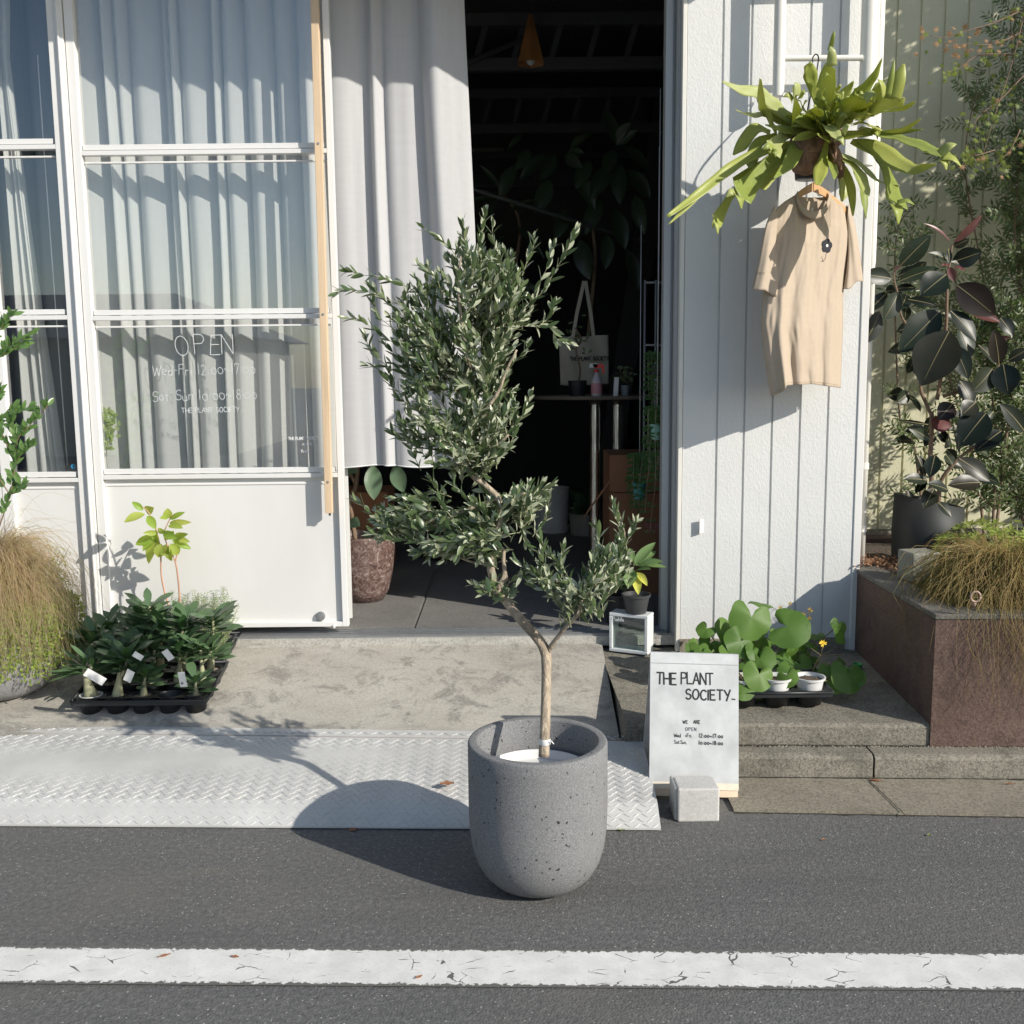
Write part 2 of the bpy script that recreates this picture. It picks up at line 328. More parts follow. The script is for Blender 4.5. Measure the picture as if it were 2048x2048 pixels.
# ---------------------------------------------------------------- stroke lettering
def arc(cx, cy, rx, ry, a0, a1, n=10):
    return [(cx+rx*math.cos(math.radians(a0+(a1-a0)*i/n)), cy+ry*math.sin(math.radians(a0+(a1-a0)*i/n))) for i in range(n+1)]
GL = {
'T':(.62,[[(0,1),(.62,1)],[(.31,1),(.31,0)]]), 'H':(.58,[[(0,1),(0,0)],[(.58,1),(.58,0)],[(0,.5),(.58,.5)]]),
'E':(.5,[[(.5,1),(0,1),(0,0),(.5,0)],[(0,.52),(.42,.52)]]), 'P':(.52,[[(0,0),(0,1)],[(0,1),(.3,1)]+arc(.28,.76,.24,.24,90,-90)+[(0,.52)]]),
'L':(.45,[[(0,1),(0,0),(.45,0)]]), 'A':(.62,[[(0,0),(.31,1),(.62,0)],[(.12,.35),(.5,.35)]]), 'N':(.58,[[(0,0),(0,1),(.58,0),(.58,1)]]),
'S':(.52,[arc(.27,.75,.24,.25,30,250)+arc(.26,.26,.26,.26,80,-150)]), 'O':(.66,[arc(.33,.5,.33,.5,90,450,18)]), 'C':(.58,[arc(.34,.5,.34,.5,45,315,14)]),
'I':(.1,[[(.05,1),(.05,0)]]), 'Y':(.6,[[(0,1),(.3,.5)],[(.62,1.05),(.22,-.05)]]), 'W':(.8,[[(0,1),(.2,0),(.4,.8),(.6,0),(.82,1)]]),
'R':(.54,[[(0,0),(0,1)],[(0,1),(.3,1)]+arc(.28,.76,.24,.24,90,-90)+[(0,.52)],[(.2,.52),(.54,0)]]), 'F':(.5,[[(0,0),(0,1),(.5,1)],[(0,.55),(.4,.55)]]),
'D':(.58,[[(0,0),(0,1),(.2,1)]+arc(.2,.5,.38,.5,90,-90)+[(0,0)]]),'G':(.6,[arc(.34,.5,.34,.5,45,315,14)+[(.6,.45),(.4,.45)]]),
'e':(.42,[[(.02,.3),(.4,.3)]+arc(.21,.28,.2,.27,10,320)]), 'd':(.42,[arc(.2,.25,.2,.25,0,360),[(.4,1),(.4,0)]]), 'a':(.42,[arc(.2,.25,.2,.25,0,360),[(.4,.5),(.4,0)]]),
't':(.36,[[(.16,.8),(.16,.08),(.3,0)],[(0,.55),(.34,.55)]]), 'r':(.32,[[(0,.55),(0,0)],[(0,.35)]+arc(.18,.35,.16,.18,160,40)]), 'i':(.1,[[(.05,.5),(.05,0)],[(.05,.75),(.07,.78)]]),
'u':(.42,[[(0,.5),(0,.18)]+arc(.2,.18,.2,.18,180,360)+[(.4,.5)],[(.4,.3),(.4,0)]]), 'n':(.42,[[(0,.55),(0,0)],[(0,.3)]+arc(.2,.32,.2,.2,160,0)+[(.4,0)]]), 'l':(.1,[[(.05,1),(.05,0)]]),
'0':(.5,[arc(.25,.32,.25,.32,90,450,14)]), '1':(.16,[[(.08,1),(.06,0)]]), '2':(.46,[arc(.22,.74,.22,.24,160,-30)+[(0,0),(.46,.02)]]), '7':(.44,[[(0,.8),(0,1),(.42,1),(.14,0)]]),
'8':(.42,[arc(.21,.76,.18,.22,-90,270),arc(.21,.27,.21,.27,90,450)]), '3':(.4,[arc(.18,.75,.2,.24,150,-80)+arc(.18,.27,.22,.26,80,-150)]),
'~':(.5,[arc(.12,.32,.12,.12,180,0,6)+arc(.36,.32,.12,.12,180,360,6)]), ':':(.14,[[(.06,.5),(.08,.47)],[(.06,.15),(.08,.12)]]), '.':(.14,[[(.05,.03),(.08,0)]]), ',':(.14,[[(.08,.05),(.02,-.12)]]),
'-':(.3,[[(.02,.4),(.26,.4)]]), '_':(.3,[[(.02,-.02),(.3,-.04)]]), '/':(.3,[[(.0,0),(.3,1)]]), ' ':(.35,[]), 'p':(.42,[arc(.2,.25,.2,.25,0,360),[(0,.5),(0,-.35)]]), 'y':(.42,[[(0,.5),(.2,0)],[(.42,.5),(.1,-.35)]])}
def write(mb, txt, o, rt, up, h, sw, sp=.18, jit=.02, nrm=None, wx=1):
    o = Vector(o); rt = Vector(rt).normalized(); up = Vector(up).normalized(); nrm = Vector(nrm) if nrm else up.cross(rt)*-1
    x = 0; k = 0; r = random.Random(len(txt)*13+5)
    for ch in txt:
        w, st = GL[ch]; jx = r.uniform(-jit, jit); jy = r.uniform(-jit, jit)*1.5; sl = r.uniform(-jit, jit)*2
        for poly in st:
            for a, b in zip(poly[:-1], poly[1:]):
                A = o+rt*((x+a[0]+jx+sl*a[1])*h*wx)+up*((a[1]+jy)*h); B = o+rt*((x+b[0]+jx+sl*b[1])*h*wx)+up*((b[1]+jy)*h)
                d = (B-A); 
                if d.length < 1e-6: continue
                d.normalize(); sd = d.cross(nrm)*sw*.5; A = A-d*sw*.3; B = B+d*sw*.3; off = nrm*(.0008+(k%7)*.00006); k += 1
                mb.add([A-sd+off,B-sd+off,B+sd+off,A+sd+off], [(0,1,2,3)])
        x += w+sp
    return x*h
# ================================================================= SETTING
def line_at(p, q, x):      # y on ground line through p,q at x
    return p.y+(q.y-p.y)*(x-p.x)/(q.x-p.x)
g = MB(); g.add([(-90,-90,0),(90,-90,0),(90,90,0),(-90,90,0)], [(0,1,2,3)]); struct('road', g, M['asphalt'], smooth=False)
# white line
tl, trr, bl, br = G(0,1898), G(2048,1912), G(0,1964), G(2048,1979)
g = MB(); nx, ny = 120, 10; x0, x1 = -6, 6; vs = []; ed = []
for j in range(ny+1):
    for i in range(nx+1):
        x = x0+(x1-x0)*i/nx; ya = line_at(tl,trr,x)+.012; yb = line_at(bl,br,x)-.012; t = j/ny
        vs.append((x, yb+(ya-yb)*t, .004)); ed.append(min(t,1-t)*6)
fs = [(j*(nx+1)+i, j*(nx+1)+i+1, (j+1)*(nx+1)+i+1, (j+1)*(nx+1)+i) for j in range(ny) for i in range(nx)]
g.add(vs, fs); o = struct('road_marking', g, M['paint'], smooth=False)
at = o.data.attributes.new('edge','FLOAT','POINT'); at.data.foreach_set('value', [min(1.,e*.5) for e in ed])
# gutter slab + kerb + platform (right of the apron)
xs0, xs1 = .28, 7.0
gf = (G(1450,1624.5), G(2048,1634.6)); gb = (G(1481,1556.5,.012), G(2048,1561,.012))
kt = (G(1481,1502,.105), G(2048,1504.5,.105)); sb = (G(1481,1490.6,.105), G(2048,1493,.105)); stp = (G(1481,1445.4,.19), G(1863,1446.7,.19))
XR = G(1455,1600).x
def strip(mb, la, lb, za, zb, xa, xb, n=30):
    vs = []; 
    for i in range(n+1):
        x = xa+(xb-xa)*i/n; vs += [(x, line_at(*la,x), za), (x, line_at(*lb,x), zb)]
    mb.add(vs, [(2*i,2*i+2,2*i+3,2*i+1) for i in range(n)])
g = MB(); strip(g, gf, gf, -.01, .010, XR, xs1); strip(g, gf, gb, .010, .016, XR, xs1)
struct('gutter', g, M['gutter'], smooth=False)
g = MB(); jx = P(1737,1530,3.7).x
def kerbseg(xa, xb):
    prof = [(0,-.01),(0,.088),(.006,.100),(.02,.105),(.30,.106)]
    vs = []; n = 24
    for i in range(n+1):
        x = xa+(xb-xa)*i/n; y = line_at(*gb,x)
        for k,(dy,z) in enumerate(prof):
            w = .004*noise.noise(Vector((x*9,k,3))) if 0 < k < 4 else 0
            vs.append((x, y+dy+w, z+w*.5))
    m = len(prof); g.add(vs, [(i*m+k,(i+1)*m+k,(i+1)*m+k+1,i*m+k+1) for i in range(n) for k in range(m-1)])
    for e in (0, n): g.add([vs[e*m+k] for k in range(m)]+[(vs[e*m][0], vs[e*m][1]+.3, -.01)], [tuple(range(m+1))])
kerbseg(XR-.0, jx-.004); kerbseg(jx+.004, xs1); struct('kerb', g, M['step'], smooth=False)
# platform slab
g = MB(); pl0 = G(1232,1471,.10); XPL = pl0.x
def ploty(x): return line_at(*sb, x)
n = 40; vs = []
rows = [(0,-.01),(0,.178),(.006,.186),(.016,.190),(.85,.24),(1.3,.27),(3.5,.30)]
for i in range(n+1):
    x = XPL+(xs1-XPL)*i/n; y = ploty(x)
    for k,(dy,z) in enumerate(rows):
        w = .005*noise.noise(Vector((x*7,k*2,9))) if 0 < k < 4 else 0
        vs.append((x+(.03 if (i == 0 and k > 0 and k < 4) else 0), y+dy+w, z+w*.6))
m = len(rows); g.add(vs, [(i*m+k,(i+1)*m+k,(i+1)*m+k+1,i*m+k+1) for i in range(n) for k in range(m-1)])
g.add([vs[k] for k in range(m)]+[(XPL, vs[m-1][1], -.01)], [tuple(range(m+1))])
struct('step_platform', g, M['step'], smooth=False)
# dirt packed in the joints of kerb and step
def dirtline(mb, la, z, wid, off, seed, xa, xb):
    n = 260; vs = []
    for i in range(n+1):
        x = xa+(xb-xa)*i/n; y = line_at(*la,x)+off; w = wid*(.5+.9*abs(noise.noise(Vector((x*11,seed,0))))+.5*abs(noise.noise(Vector((x*40,seed,2)))))
        vs += [(x, y-w, z), (x, y, z+.0005)]
    mb.add(vs, [(2*i,2*i+2,2*i+3,2*i+1) for i in range(n)])
M['dirt'] = simple('joint_dirt', (.045,.04,.03), .95, var=.5, vs=90)
g = MB(); dirtline(g, sb, .1085, .020, .001, 3, XR, xs1); dirtline(g, gb, .0185, .012, .003, 8, XR, xs1); dirtline(g, gf, .0015, .016, .004, 12, XR, xs1)
tag(struct('joint_dirt', g, M['dirt'], smooth=False), None)
g = MB(); a_, b2_ = G(1737,1560,.017), G(1812,1632,.013); nn = 20; vs = []
for i in range(nn+1):
    p = a_.lerp(b2_, i/nn)+Vector((.004*noise.noise(Vector((i*.7,0,0))),0,.0012)); vs += [p+Vector((-.0022,0,0)), p+Vector((.0022,0,0))]
g.add(vs, [(2*i,2*i+1,2*i+3,2*i+2) for i in range(nn)]); struct('gutter_joint', g, M['dirt'], smooth=False)
# apron (sloped concrete in front of the door)
ya0, za0, ya1, za1 = 3.84, .100, 4.655, .272
g = MB()
def apr(s, t):
    x = -4.5+(XPL+.01+4.5)*s; y = ya0+(ya1-ya0)*t; z = za0+(za1-za0)*t
    return Vector((x, y, z+.004*noise.noise(Vector((x*2.5,y*4,1)))))
g.grid(apr, 100, 24); g.add([(-4.5,ya0,za0),(XPL+.01,ya0,za0),(XPL+.01,ya0,-.01),(-4.5,ya0,-.01)], [(0,3,2,1)])
struct('apron', g, M['apron'], smooth=True)
g = MB(); DX0 = -4.5; DX1 = P(1330,300,4.72).x
g.grid(lambda s,t: Vector((DX0+(DX1+.2-DX0)*s, 4.645+.006*noise.noise(Vector((s*40,t*3,2))), .26+.045*t)), 120, 3)
g.grid(lambda s,t: Vector((DX0+(DX1+.2-DX0)*s, 4.645+.006*noise.noise(Vector((s*40,3,2)))+.05*t, .305)), 120, 1)
struct('sill', g, M['sill'], smooth=False)
FZ = .312
g = MB(); xj = G(820,1280,FZ).x-.01
g.box(-4.5, xj, 4.80, 11, .05, FZ); g.box(xj+.016, 2.2, 4.80, 11, .05, FZ); g.box(xj, xj+.016, 4.80, 11, .05, FZ-.006)
struct('shop_floor', g, M['floor'], smooth=False)
g = MB()   # tie joint dark strip in the floor
jn = [(G(857,1140,FZ+.001)), (G(872,1140,FZ+.001)), (G(853,1251,FZ+.001)), (G(845,1251,FZ+.001))]
# ---------------------------------------------------------------- building
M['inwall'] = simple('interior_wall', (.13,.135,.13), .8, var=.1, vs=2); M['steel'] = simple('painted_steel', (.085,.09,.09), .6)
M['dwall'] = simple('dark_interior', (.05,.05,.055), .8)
bd = thing('shop_building', 'white clad shop building with open doorway, dark interior and textured siding beside the door', 'building', (0,4.7,0))
PX0, PX1, PY = P(1375,100,4.6).x, P(1757,100,4.6).x, 4.60
# siding pillar: boards with recessed grooves
def siding(mb, x0, x1, y, z0, z1, grooves, gw=.010, gd=.010, nz=40):
    xs = [(x0, 0)]
    for gx in grooves: xs += [(gx-gw/2,0),(gx-gw/2+.002,gd),(gx+gw/2-.002,gd),(gx+gw/2,0)]
    xs += [(x1,0)]; vs = []
    for j in range(nz+1):
        for x, d in xs: vs.append((x, y+d, z0+(z1-z0)*j/nz))
    m = len(xs); mb.add(vs, [(j*m+i, j*m+i+1, (j+1)*m+i+1, (j+1)*m+i) for j in range(nz) for i in range(m-1)])
grv = [P(1300+z*.3872, 60, PY).x for z in (380,528,680,832,983)]
g = MB(); siding(g, PX0, PX1-.035, PY, .235, 3.9, grv)
g.box(PX0, PX0+.02, PY+.001, PY+.16, .235, 3.9); g.build('siding_panel', M['stuccow'], bd, smooth=False)
g = MB(); g.box(PX1-.035, PX1, PY-.006, PY+.25, .22, 3.9); g.build('corner_trim', M['white'], bd, bevel=.003, smooth=False)
g = MB(); g.box(PX0-.004,PX1-.06,PY-.012,PY+.02,.225,.30); g.build('base_plinth', M['gutter'], bd, smooth=False)
g = MB(); cx = P(1366,600,4.6).x; g.box(cx-.014, PX0-.002, 4.598, 4.64, .24, 3.9); g.build('edge_strip', M['cream'], bd, smooth=False, bevel=.002)
# jamb profiles, right of opening
g = MB(); a = P(1330,300,4.73).x; b_ = P(1345,300,4.72).x; c_ = P(1357,300,4.70).x; d_ = cx-.018
g.box(a, b_, 4.73, 4.80, FZ-.02, 3.9); g.box(b_+.003, c_, 4.755, 4.80, FZ-.02, 3.9); g.box(c_, d_-.004, 4.69, 4.80, FZ-.02, 3.9); g.box(d_-.002, d_+.012, 4.66, 4.78, FZ-.02, 3.9)
g.build('door_jamb', M['jamb'], bd, smooth=False, bevel=.0015)
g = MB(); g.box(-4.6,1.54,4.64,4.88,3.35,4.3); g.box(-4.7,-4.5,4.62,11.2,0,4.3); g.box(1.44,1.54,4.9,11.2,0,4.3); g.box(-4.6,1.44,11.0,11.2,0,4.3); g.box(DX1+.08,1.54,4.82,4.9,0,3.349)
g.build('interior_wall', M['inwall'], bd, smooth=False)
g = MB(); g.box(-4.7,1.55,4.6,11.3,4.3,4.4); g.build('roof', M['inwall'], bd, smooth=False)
g = MB(); g.box(-4.7,1.30,4.22,4.618,3.42,3.50); g.build('eave', M['white'], bd, smooth=False)
# ceiling beams: trusses across the room
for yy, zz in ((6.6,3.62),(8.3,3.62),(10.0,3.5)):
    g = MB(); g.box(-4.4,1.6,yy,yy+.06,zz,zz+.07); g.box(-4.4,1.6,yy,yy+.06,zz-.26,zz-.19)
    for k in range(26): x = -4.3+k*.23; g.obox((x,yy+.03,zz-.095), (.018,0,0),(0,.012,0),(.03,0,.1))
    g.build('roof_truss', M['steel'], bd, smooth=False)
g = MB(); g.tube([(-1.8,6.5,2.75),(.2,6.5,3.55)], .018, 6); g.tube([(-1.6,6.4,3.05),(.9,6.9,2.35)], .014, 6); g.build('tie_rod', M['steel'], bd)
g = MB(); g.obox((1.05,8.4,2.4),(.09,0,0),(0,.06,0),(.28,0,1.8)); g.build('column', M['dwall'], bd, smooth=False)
g = MB(); p = P(985,298,10.9); g.box(p.x-.33,p.x+.12,10.93,10.96,p.z-.02,p.z+.02); g.build('lintel_strip', simple('pale_strip',(.5,.5,.45)), bd, smooth=False)
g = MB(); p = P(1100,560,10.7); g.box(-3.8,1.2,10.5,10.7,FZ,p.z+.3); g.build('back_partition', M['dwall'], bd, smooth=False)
# torn flap on siding
g = MB(); p = P(1398,1052,PY-.012); g.add([p+Vector((0,-.012,.035)),p+Vector((.02,0,.03)),p+Vector((.02,0,-.03)),p+Vector((0,-.012,-.03))], [(0,1,2,3)])
g.build('torn_flap', M['white'], bd, smooth=False, solid=.003)
g = MB()
for vv in (1008,110,480,868,1232): 
    p = P(1374 if vv < 1000 else 1372,vv,4.58); g.lathe(p+Vector((-.012,.0,0)), [(0,.0),(.003,.0),(.003,.002),(0,.002)], 8)
# ---------------------------------------------------------------- track
tk = thing('door_track', 'grey aluminium sliding door track running along the sill', 'door track', (0,4.72,FZ-.01))
g = MB(); g.box(-4.5, DX1+.02, 4.655, 4.80, .285, .303)
for yy in (4.658,4.69,4.722,4.756,4.79): g.box(-4.5, DX1+.02, yy, yy+.006, .302, .314)
g.build('rail', M['alum'], tk, smooth=False)
# ---------------------------------------------------------------- glazed panels
DY = 4.70
zt = 3.9
def zv(v, u=400, Y=DY): return P(u, v, Y).z
def glazed(name, label, xl, xr, st, vs_, bot, u, group='sliding glazed door panels'):
    t = thing(name, label, 'door', ((xl+xr)/2, DY, FZ), group)
    g = MB(); g.box(xl, xl+st, DY, DY+.04, bot, zt); g.box(xr-st*.72, xr, DY, DY+.04, bot, zt); g.build('stile', M['white'], t, smooth=False, bevel=.002)
    a, b2 = xl+st, xr-st*.72; zs = []
    g = MB()
    for v in vs_:
        z = zv(v, u)
        g.box(a, b2, DY+.001, DY+.039, z-.0195, z); g.box(a+.004, b2-.014, DY+.010, DY+.038, z+.004, z+.027); g.box(a+.004, b2-.014, DY+.020, DY+.038, z-.052, z-.044); zs.append(z)
    g.box(a, b2, DY+.001, DY+.039, bot, bot+.022); g.build('transom', M['white'], t, smooth=False, bevel=.0015)
    top = zt
    for z in zs:
        g = MB(); g.add([(a+.002,DY+.03,z+.022),(b2-.002,DY+.03,z+.022),(b2-.002,DY+.03,top),(a+.002,DY+.03,top)],[(0,1,2,3)]); g.build('glass_pane', M['glass'], t, smooth=False); top = z-.050
    g = MB(); g.box(a, b2, DY+.024, DY+.038, bot+.02, zs[-1]-.018); g.build('lower_panel', M['panel'], t, smooth=False)
    return t, a, b2, zs
XL1, XR1 = P(144.4,295,DY).x, P(664,250,DY).x
door, da, db, dz = glazed('sliding_door', 'white framed glass sliding door with chalk opening hours and a white lower panel', XL1, XR1, P(161.7,295,DY).x-XL1, (299,630,949), zv(1255,500), 400)
XLw, XRw = -2.35, P(127,295,DY).x
lw, la_, lb_, lz = glazed('sliding_door', 'white framed glass door cut by the left picture edge, blue sticker in its pane corner', XLw, XRw, .05, (289,631,957), zv(1250,100), 60)
g = MB(); g.box(XRw+.002, XL1-.004, DY-.012, DY+.05, FZ+.014, zt); g.box(XRw+.012, XL1-.018, DY-.020, DY-.011, FZ+.014, zt)
tag(g.build('door_mullion', M['white'], None, smooth=False, bevel=.002), 'white metal mullion strip between the two glazed doors', 'door post')
g = MB(); q = P(147,933,DY+.026); g.v; 
ring = MB(); 
for k in range(14):
    a0 = math.radians(40+k*22); a1 = math.radians(40+(k+1)*22); r0, r1 = .0045, .0105
    ring.add([q+Vector((r*math.cos(aa),-.002,r*math.sin(aa))) for r, aa in ((r0,a0),(r1,a0),(r1,a1),(r0,a1))], [(0,1,2,3)])
ring.build('sticker', simple('blue_sticker',(.02,.35,.65),.5), lw, smooth=False)
# lock on the lower panel
lk = MB(); c = P(641,1233,DY+.01)
for r, y0_ in ((.021,.0),(.016,-.006),(.008,-.009)):
    n = 24; vs = [c+Vector((r*math.cos(2*math.pi*k/n), y0_+d, r*math.sin(2*math.pi*k/n)*1.05)) for d in (.014,0) for k in range(n)]
    lk.add(vs, [(k,(k+1)%n,n+(k+1)%n,n+k) for k in range(n)]+[tuple(range(n,2*n))])
lk.build('lock', M['alum'], door, auto=.6)
g = MB(); c = P(668,1253,DY-.006); g.lathe(c, [(0,-.008),(.006,-.008),(.006,.006),(0,.006)], 12); g.tube([c,c+Vector((.0,.02,.012))], .003, 6); g.build('door_bolt', M['white'], door)
# chalk lettering on the lowest pane
g = MB(); rt = Vector((1,0,.012)); up = Vector((0,0,1)); gy = DY+.0265
write(g, 'OPEN', P(356,712,gy), rt, up, .088, .0030, .22, .06)
write(g, 'Wed-Fri 12:00~17:00', P(305,751,gy), rt, up, .046, .0023, .17, .05)
write(g, 'Sat Sun 10:00~18:00', P(305,802,gy), rt, up, .046, .0023, .17, .05)
write(g, 'THE PLANT SOCIETY_', P(364,826,gy), rt, up, .022, .0024, .2, .03)
g.build('chalk_lettering', M['chalkline'], door, smooth=False)
g = MB(); write(g, 'THE PLANT SOCIETY', P(577,880,gy), rt, up, .013, .0025, .12, 0); write(g, 'PLANTS', P(606,891,gy), rt, up, .010, .0018, .14, 0); write(g, 'Puddle', P(603,905,gy), rt, up, .012, .0020, .14, 0)
g.build('printed_lettering', M['chalk'], door, smooth=False)
# timber pole fixed to the door
tp = thing('timber_batten', 'long pale timber batten screwed upright to the sliding door', 'batten', P(651,1028,4.66))
b0, b1 = P(652.5,1026,4.665), P(623,0,4.665)
g = MB(); dirv = (b1-b0); top = b1+dirv*.12; mid = (b0+top)/2; hv = (top-b0)/2
g.obox(mid+Vector((.014,0,0)), (.0165,0,0), (0,.016,0), hv); g.build('batten', M['wood'], tp, smooth=False, bevel=.002)
for v_ in (292, 630, 962):
    t_ = (zv(v_,650)-b0.z)/(top.z-b0.z); c = b0+(top-b0)*t_+Vector((.014,-.018,0))
    g = MB(); n = 12; g.add([c]+[c+Vector((.0055*math.cos(2*math.pi*k/n),0,.0055*math.sin(2*math.pi*k/n))) for k in range(n)], [(0,1+k,1+(k+1)%n) for k in range(n)])
    g.build('screw', M['alum'], tp, smooth=False)
g = MB(); g.box(b0.x+.012,b0.x+.020,4.66,4.67,b0.z-.012,b0.z); g.build('bolt_end', M['rubber'], tp, smooth=False)
# ---------------------------------------------------------------- curtains
def curtain(name, label, xa, xb, za, zb, Y, mat, seed, folds, amp=.032, par=None, edge=None, hemwob=0, nv=60, flare=None):
    r = random.Random(seed); n = folds; ph = [r.uniform(0,6.28) for _ in range(n)]
    cuts = [0]; 
    for i in range(n): cuts.append(cuts[-1]+r.choice((.35,.6,1.,1.2,1.7))*r.uniform(.8,1.2))
    tot = cuts[-1]; cuts = [c/tot for c in cuts]; amps = [r.uniform(.5,1.25) for _ in range(n)]
    def fn(s, t):
        ss = s+.012*math.sin(t*2.2+s*9+seed)*min(1,s*5)*min(1,(1-s)*5)
        ss = min(.9999,max(0,ss)); k = 0
        while cuts[k+1] <= ss: k += 1
        q = (ss-cuts[k])/(cuts[k+1]-cuts[k]); a = amps[k]*amp
        pr = (1-abs(2*q**(.6)-1)**1.6)            # asymmetric pleat
        y = Y+amp*.9-a*pr*1.8 + .010*math.sin(t*3.3+ph[k])*(pr) + .006*noise.noise(Vector((s*14,t*2.5,seed)))
        z = za+(zb-za)*t
        xl_, xr_ = (xa, xb) if not edge else edge(z)
        x = xl_+(xr_-xl_)*s + .008*noise.noise(Vector((s*6,t*3,seed+5)))
        if t < .02: z += hemwob*math.sin(s*11+seed)*.5
        return Vector((x, y, z))
    g = MB(); g.grid(fn, n*14, nv)
    o = g.build(name, mat, par); 
    if not par: tag(o, label, 'curtain')
    return o, fn
curtain('curtain', 'pleated white curtain hanging inside the glass sliding door', P(158,500,4.86).x, XR1-.012, FZ+.03, 3.8, 4.865, M['curtain'], 3, 12, .040)
def e2(z):
    v = 1024-(math.tan(math.atan2(z-H,4.86)+PITCH))*F
    ue = 12+ (v-100)*.135 if v > 100 else 12
    return (-2.3, P(max(-30,ue), min(max(v,0),1200), 4.86).x)
curtain('curtain', 'slanted white curtain edge seen inside the leftmost glass door', -2.3, -1.9, FZ+.3, 3.8, 4.86, M['curtain'], 5, 4, .03, edge=e2)
shadegrey = cloth('shade_grey_curtain', (.30,.33,.36), .1)  # blue-grey base colour stands in for shade on this inner curtain
curtain('curtain', 'curtain with shade put into its grey colour, deeper inside the leftmost glass door', -3.0, XRw+.35, FZ+.03, 3.8, 5.35, shadegrey, 9, 9, .05)
g = MB(); g.tube([P(75,110,4.84), P(88,300,4.84), P(113,640,4.84), P(135,930,4.84)], .0025, 5); tag(g.build('pull_cord', M['chalk'], None), 'thin white pull cord inside the leftmost glass door', 'cord')
# doorway curtain
zb_ = P(780,935,4.82).z
def e3(z):
    t = max(0,min(1,(3.6-z)/(3.6-zb_)))
    return (P(662,600,4.83).x, P(921,0,4.83).x + .085*t)
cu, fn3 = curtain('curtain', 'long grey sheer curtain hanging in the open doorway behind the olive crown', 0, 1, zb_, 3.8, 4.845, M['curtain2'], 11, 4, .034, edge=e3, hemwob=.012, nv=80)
g = MB(); pts = [fn3(i/60, .0)+Vector((0,-.001,.004)) for i in range(61)]; g.tube(pts, .0022, 5); g.build('hem', M['chalk'], cu)
# ---------------------------------------------------------------- yellow wall
yw = thing('cream_wall', 'cream yellow grooved siding wall behind the plants on the right', 'wall', (3,5.75,0))
g = MB(); YW = 5.75; gx0 = P(1300+1400*.3872,30,YW).x; sp_ = P(1300+1645*.3872,30,YW).x-gx0; sp_ /= 2
siding(g, 1.50, 7.5, YW, .62, 4.2, [gx0+sp_*k for k in range(-2,34)], gw=.013)
g.build('siding_panel', M['stuccoy'], yw, smooth=False)
g = MB(); g.box(1.5,7.5,YW-.015,YW+.1,.0,.62); g.box(1.5,7.5,YW-.03,YW-.014,.56,.58); g.build('wall_base', M['gutter'], yw, smooth=False)
# drain pipe in the corner
dp = thing('drain_pipe', 'thin grey drain pipe running down beside the pillar corner', 'pipe', P(1722,1150,4.72))
pxx = P(1722,1100,4.75).x; g = MB(); g.tube([(pxx,4.74,.25),(pxx,4.74,3.6)], .015, 12); g.build('pipe', M['cream'], dp)
for vv in (932,1057):
    z = P(1722,vv,4.74).z; g = MB(); g.tube([(pxx,4.74,z-.015),(pxx,4.74,z+.015)], .019, 12); g.build('coupling', M['cream'], dp, auto=.6)
# ladder frame on the pillar
lf = thing('pipe_ladder', 'cream painted tube ladder fixed to the pillar above the fern', 'ladder', P(1660,110,4.45))
LY = 4.497; xa_, xb_ = P(1559,80,LY).x, P(1741,80,LY).x
g = MB(); g.tube([(xa_,LY,P(1562,193,LY).z),(xa_,LY,3.6)], .024, 20); g.build('rail', M['cream'], lf, auto=.6)
g = MB(); g.tube([(xb_,LY+.02,P(1735,330,LY).z),(xb_,LY+.02,3.6)], .034, 20); g.build('rail', M['cream'], lf, auto=.6)
for z in (P(1650,116,LY).z, P(1650,116,LY).z+.36): 
    g = MB(); g.tube([(xa_,LY,z),(xb_-.03,LY+.005,z)], .0125, 12); g.build('rung', M['cream'], lf, auto=.6)
# ---------------------------------------------------------------- checker plate ramp
rp = thing('ramp_plate', 'white painted checker plate ramp bridging the kerb to the apron', 'ramp', (-.7,3.5,.05))
fa, fb = G(0,1650,.008), G(1322,1658,.008); ba, bb = G(0,1456,.122), G(1283,1473,.122)
def pl(x, t):      # t 0 front 1 back
    yf = line_at(fa,fb,x); yb = line_at(ba,bb,x); y = yf+(yb-yf)*t
    z = .010+.050*(t/.16) if t < .16 else .060+.064*((t-.16)/.84)
    return Vector((x, y, z))
xpe = lambda t: fb.x+(bb.x-fb.x)*t
g = MB()
for (t0_, t1_) in ((0,.16),(.16,.93)):
    xsn = [-4.5+i*.3 for i in range(17)]
    for a, b in zip(xsn[:-1], xsn[1:]):
        A = pl(min(a,xpe(t0_)),t0_); B = pl(min(b,xpe(t0_)) if b < .3 else xpe(t0_),t0_)
    A, B, Cc, D = pl(-4.5,t0_), pl(xpe(t0_),t0_), pl(xpe(t1_),t1_), pl(-4.5,t1_)
    g.add([A,B,Cc,D,A-Vector((0,0,.006)),B-Vector((0,0,.006)),Cc-Vector((0,0,.006)),D-Vector((0,0,.006))], [(0,1,2,3),(4,7,6,5),(0,4,5,1),(1,5,6,2),(3,2,6,7)])
def lug(mb, c, ang, n_, L=.0165, w=.0040, h=.0026):
    d = Vector((math.cos(ang), math.sin(ang), 0)); s_ = Vector((-d.y, d.x, 0)); n_ = Vector(n_)
    d = (d-n_*d.dot(n_)); s_ = s_-n_*s_.dot(n_)
    mb.add([c-d*L, c+s_*w, c+d*L, c-s_*w, c-d*L*.5+n_*h, c+d*L*.5+n_*h], [(0,3,5,4),(3,2,5),(2,1,4,5),(1,0,4)])
sp2 = .031; j = 0; yy = 0
Lp = .62
rows_ = int(Lp/ (sp2*.62))
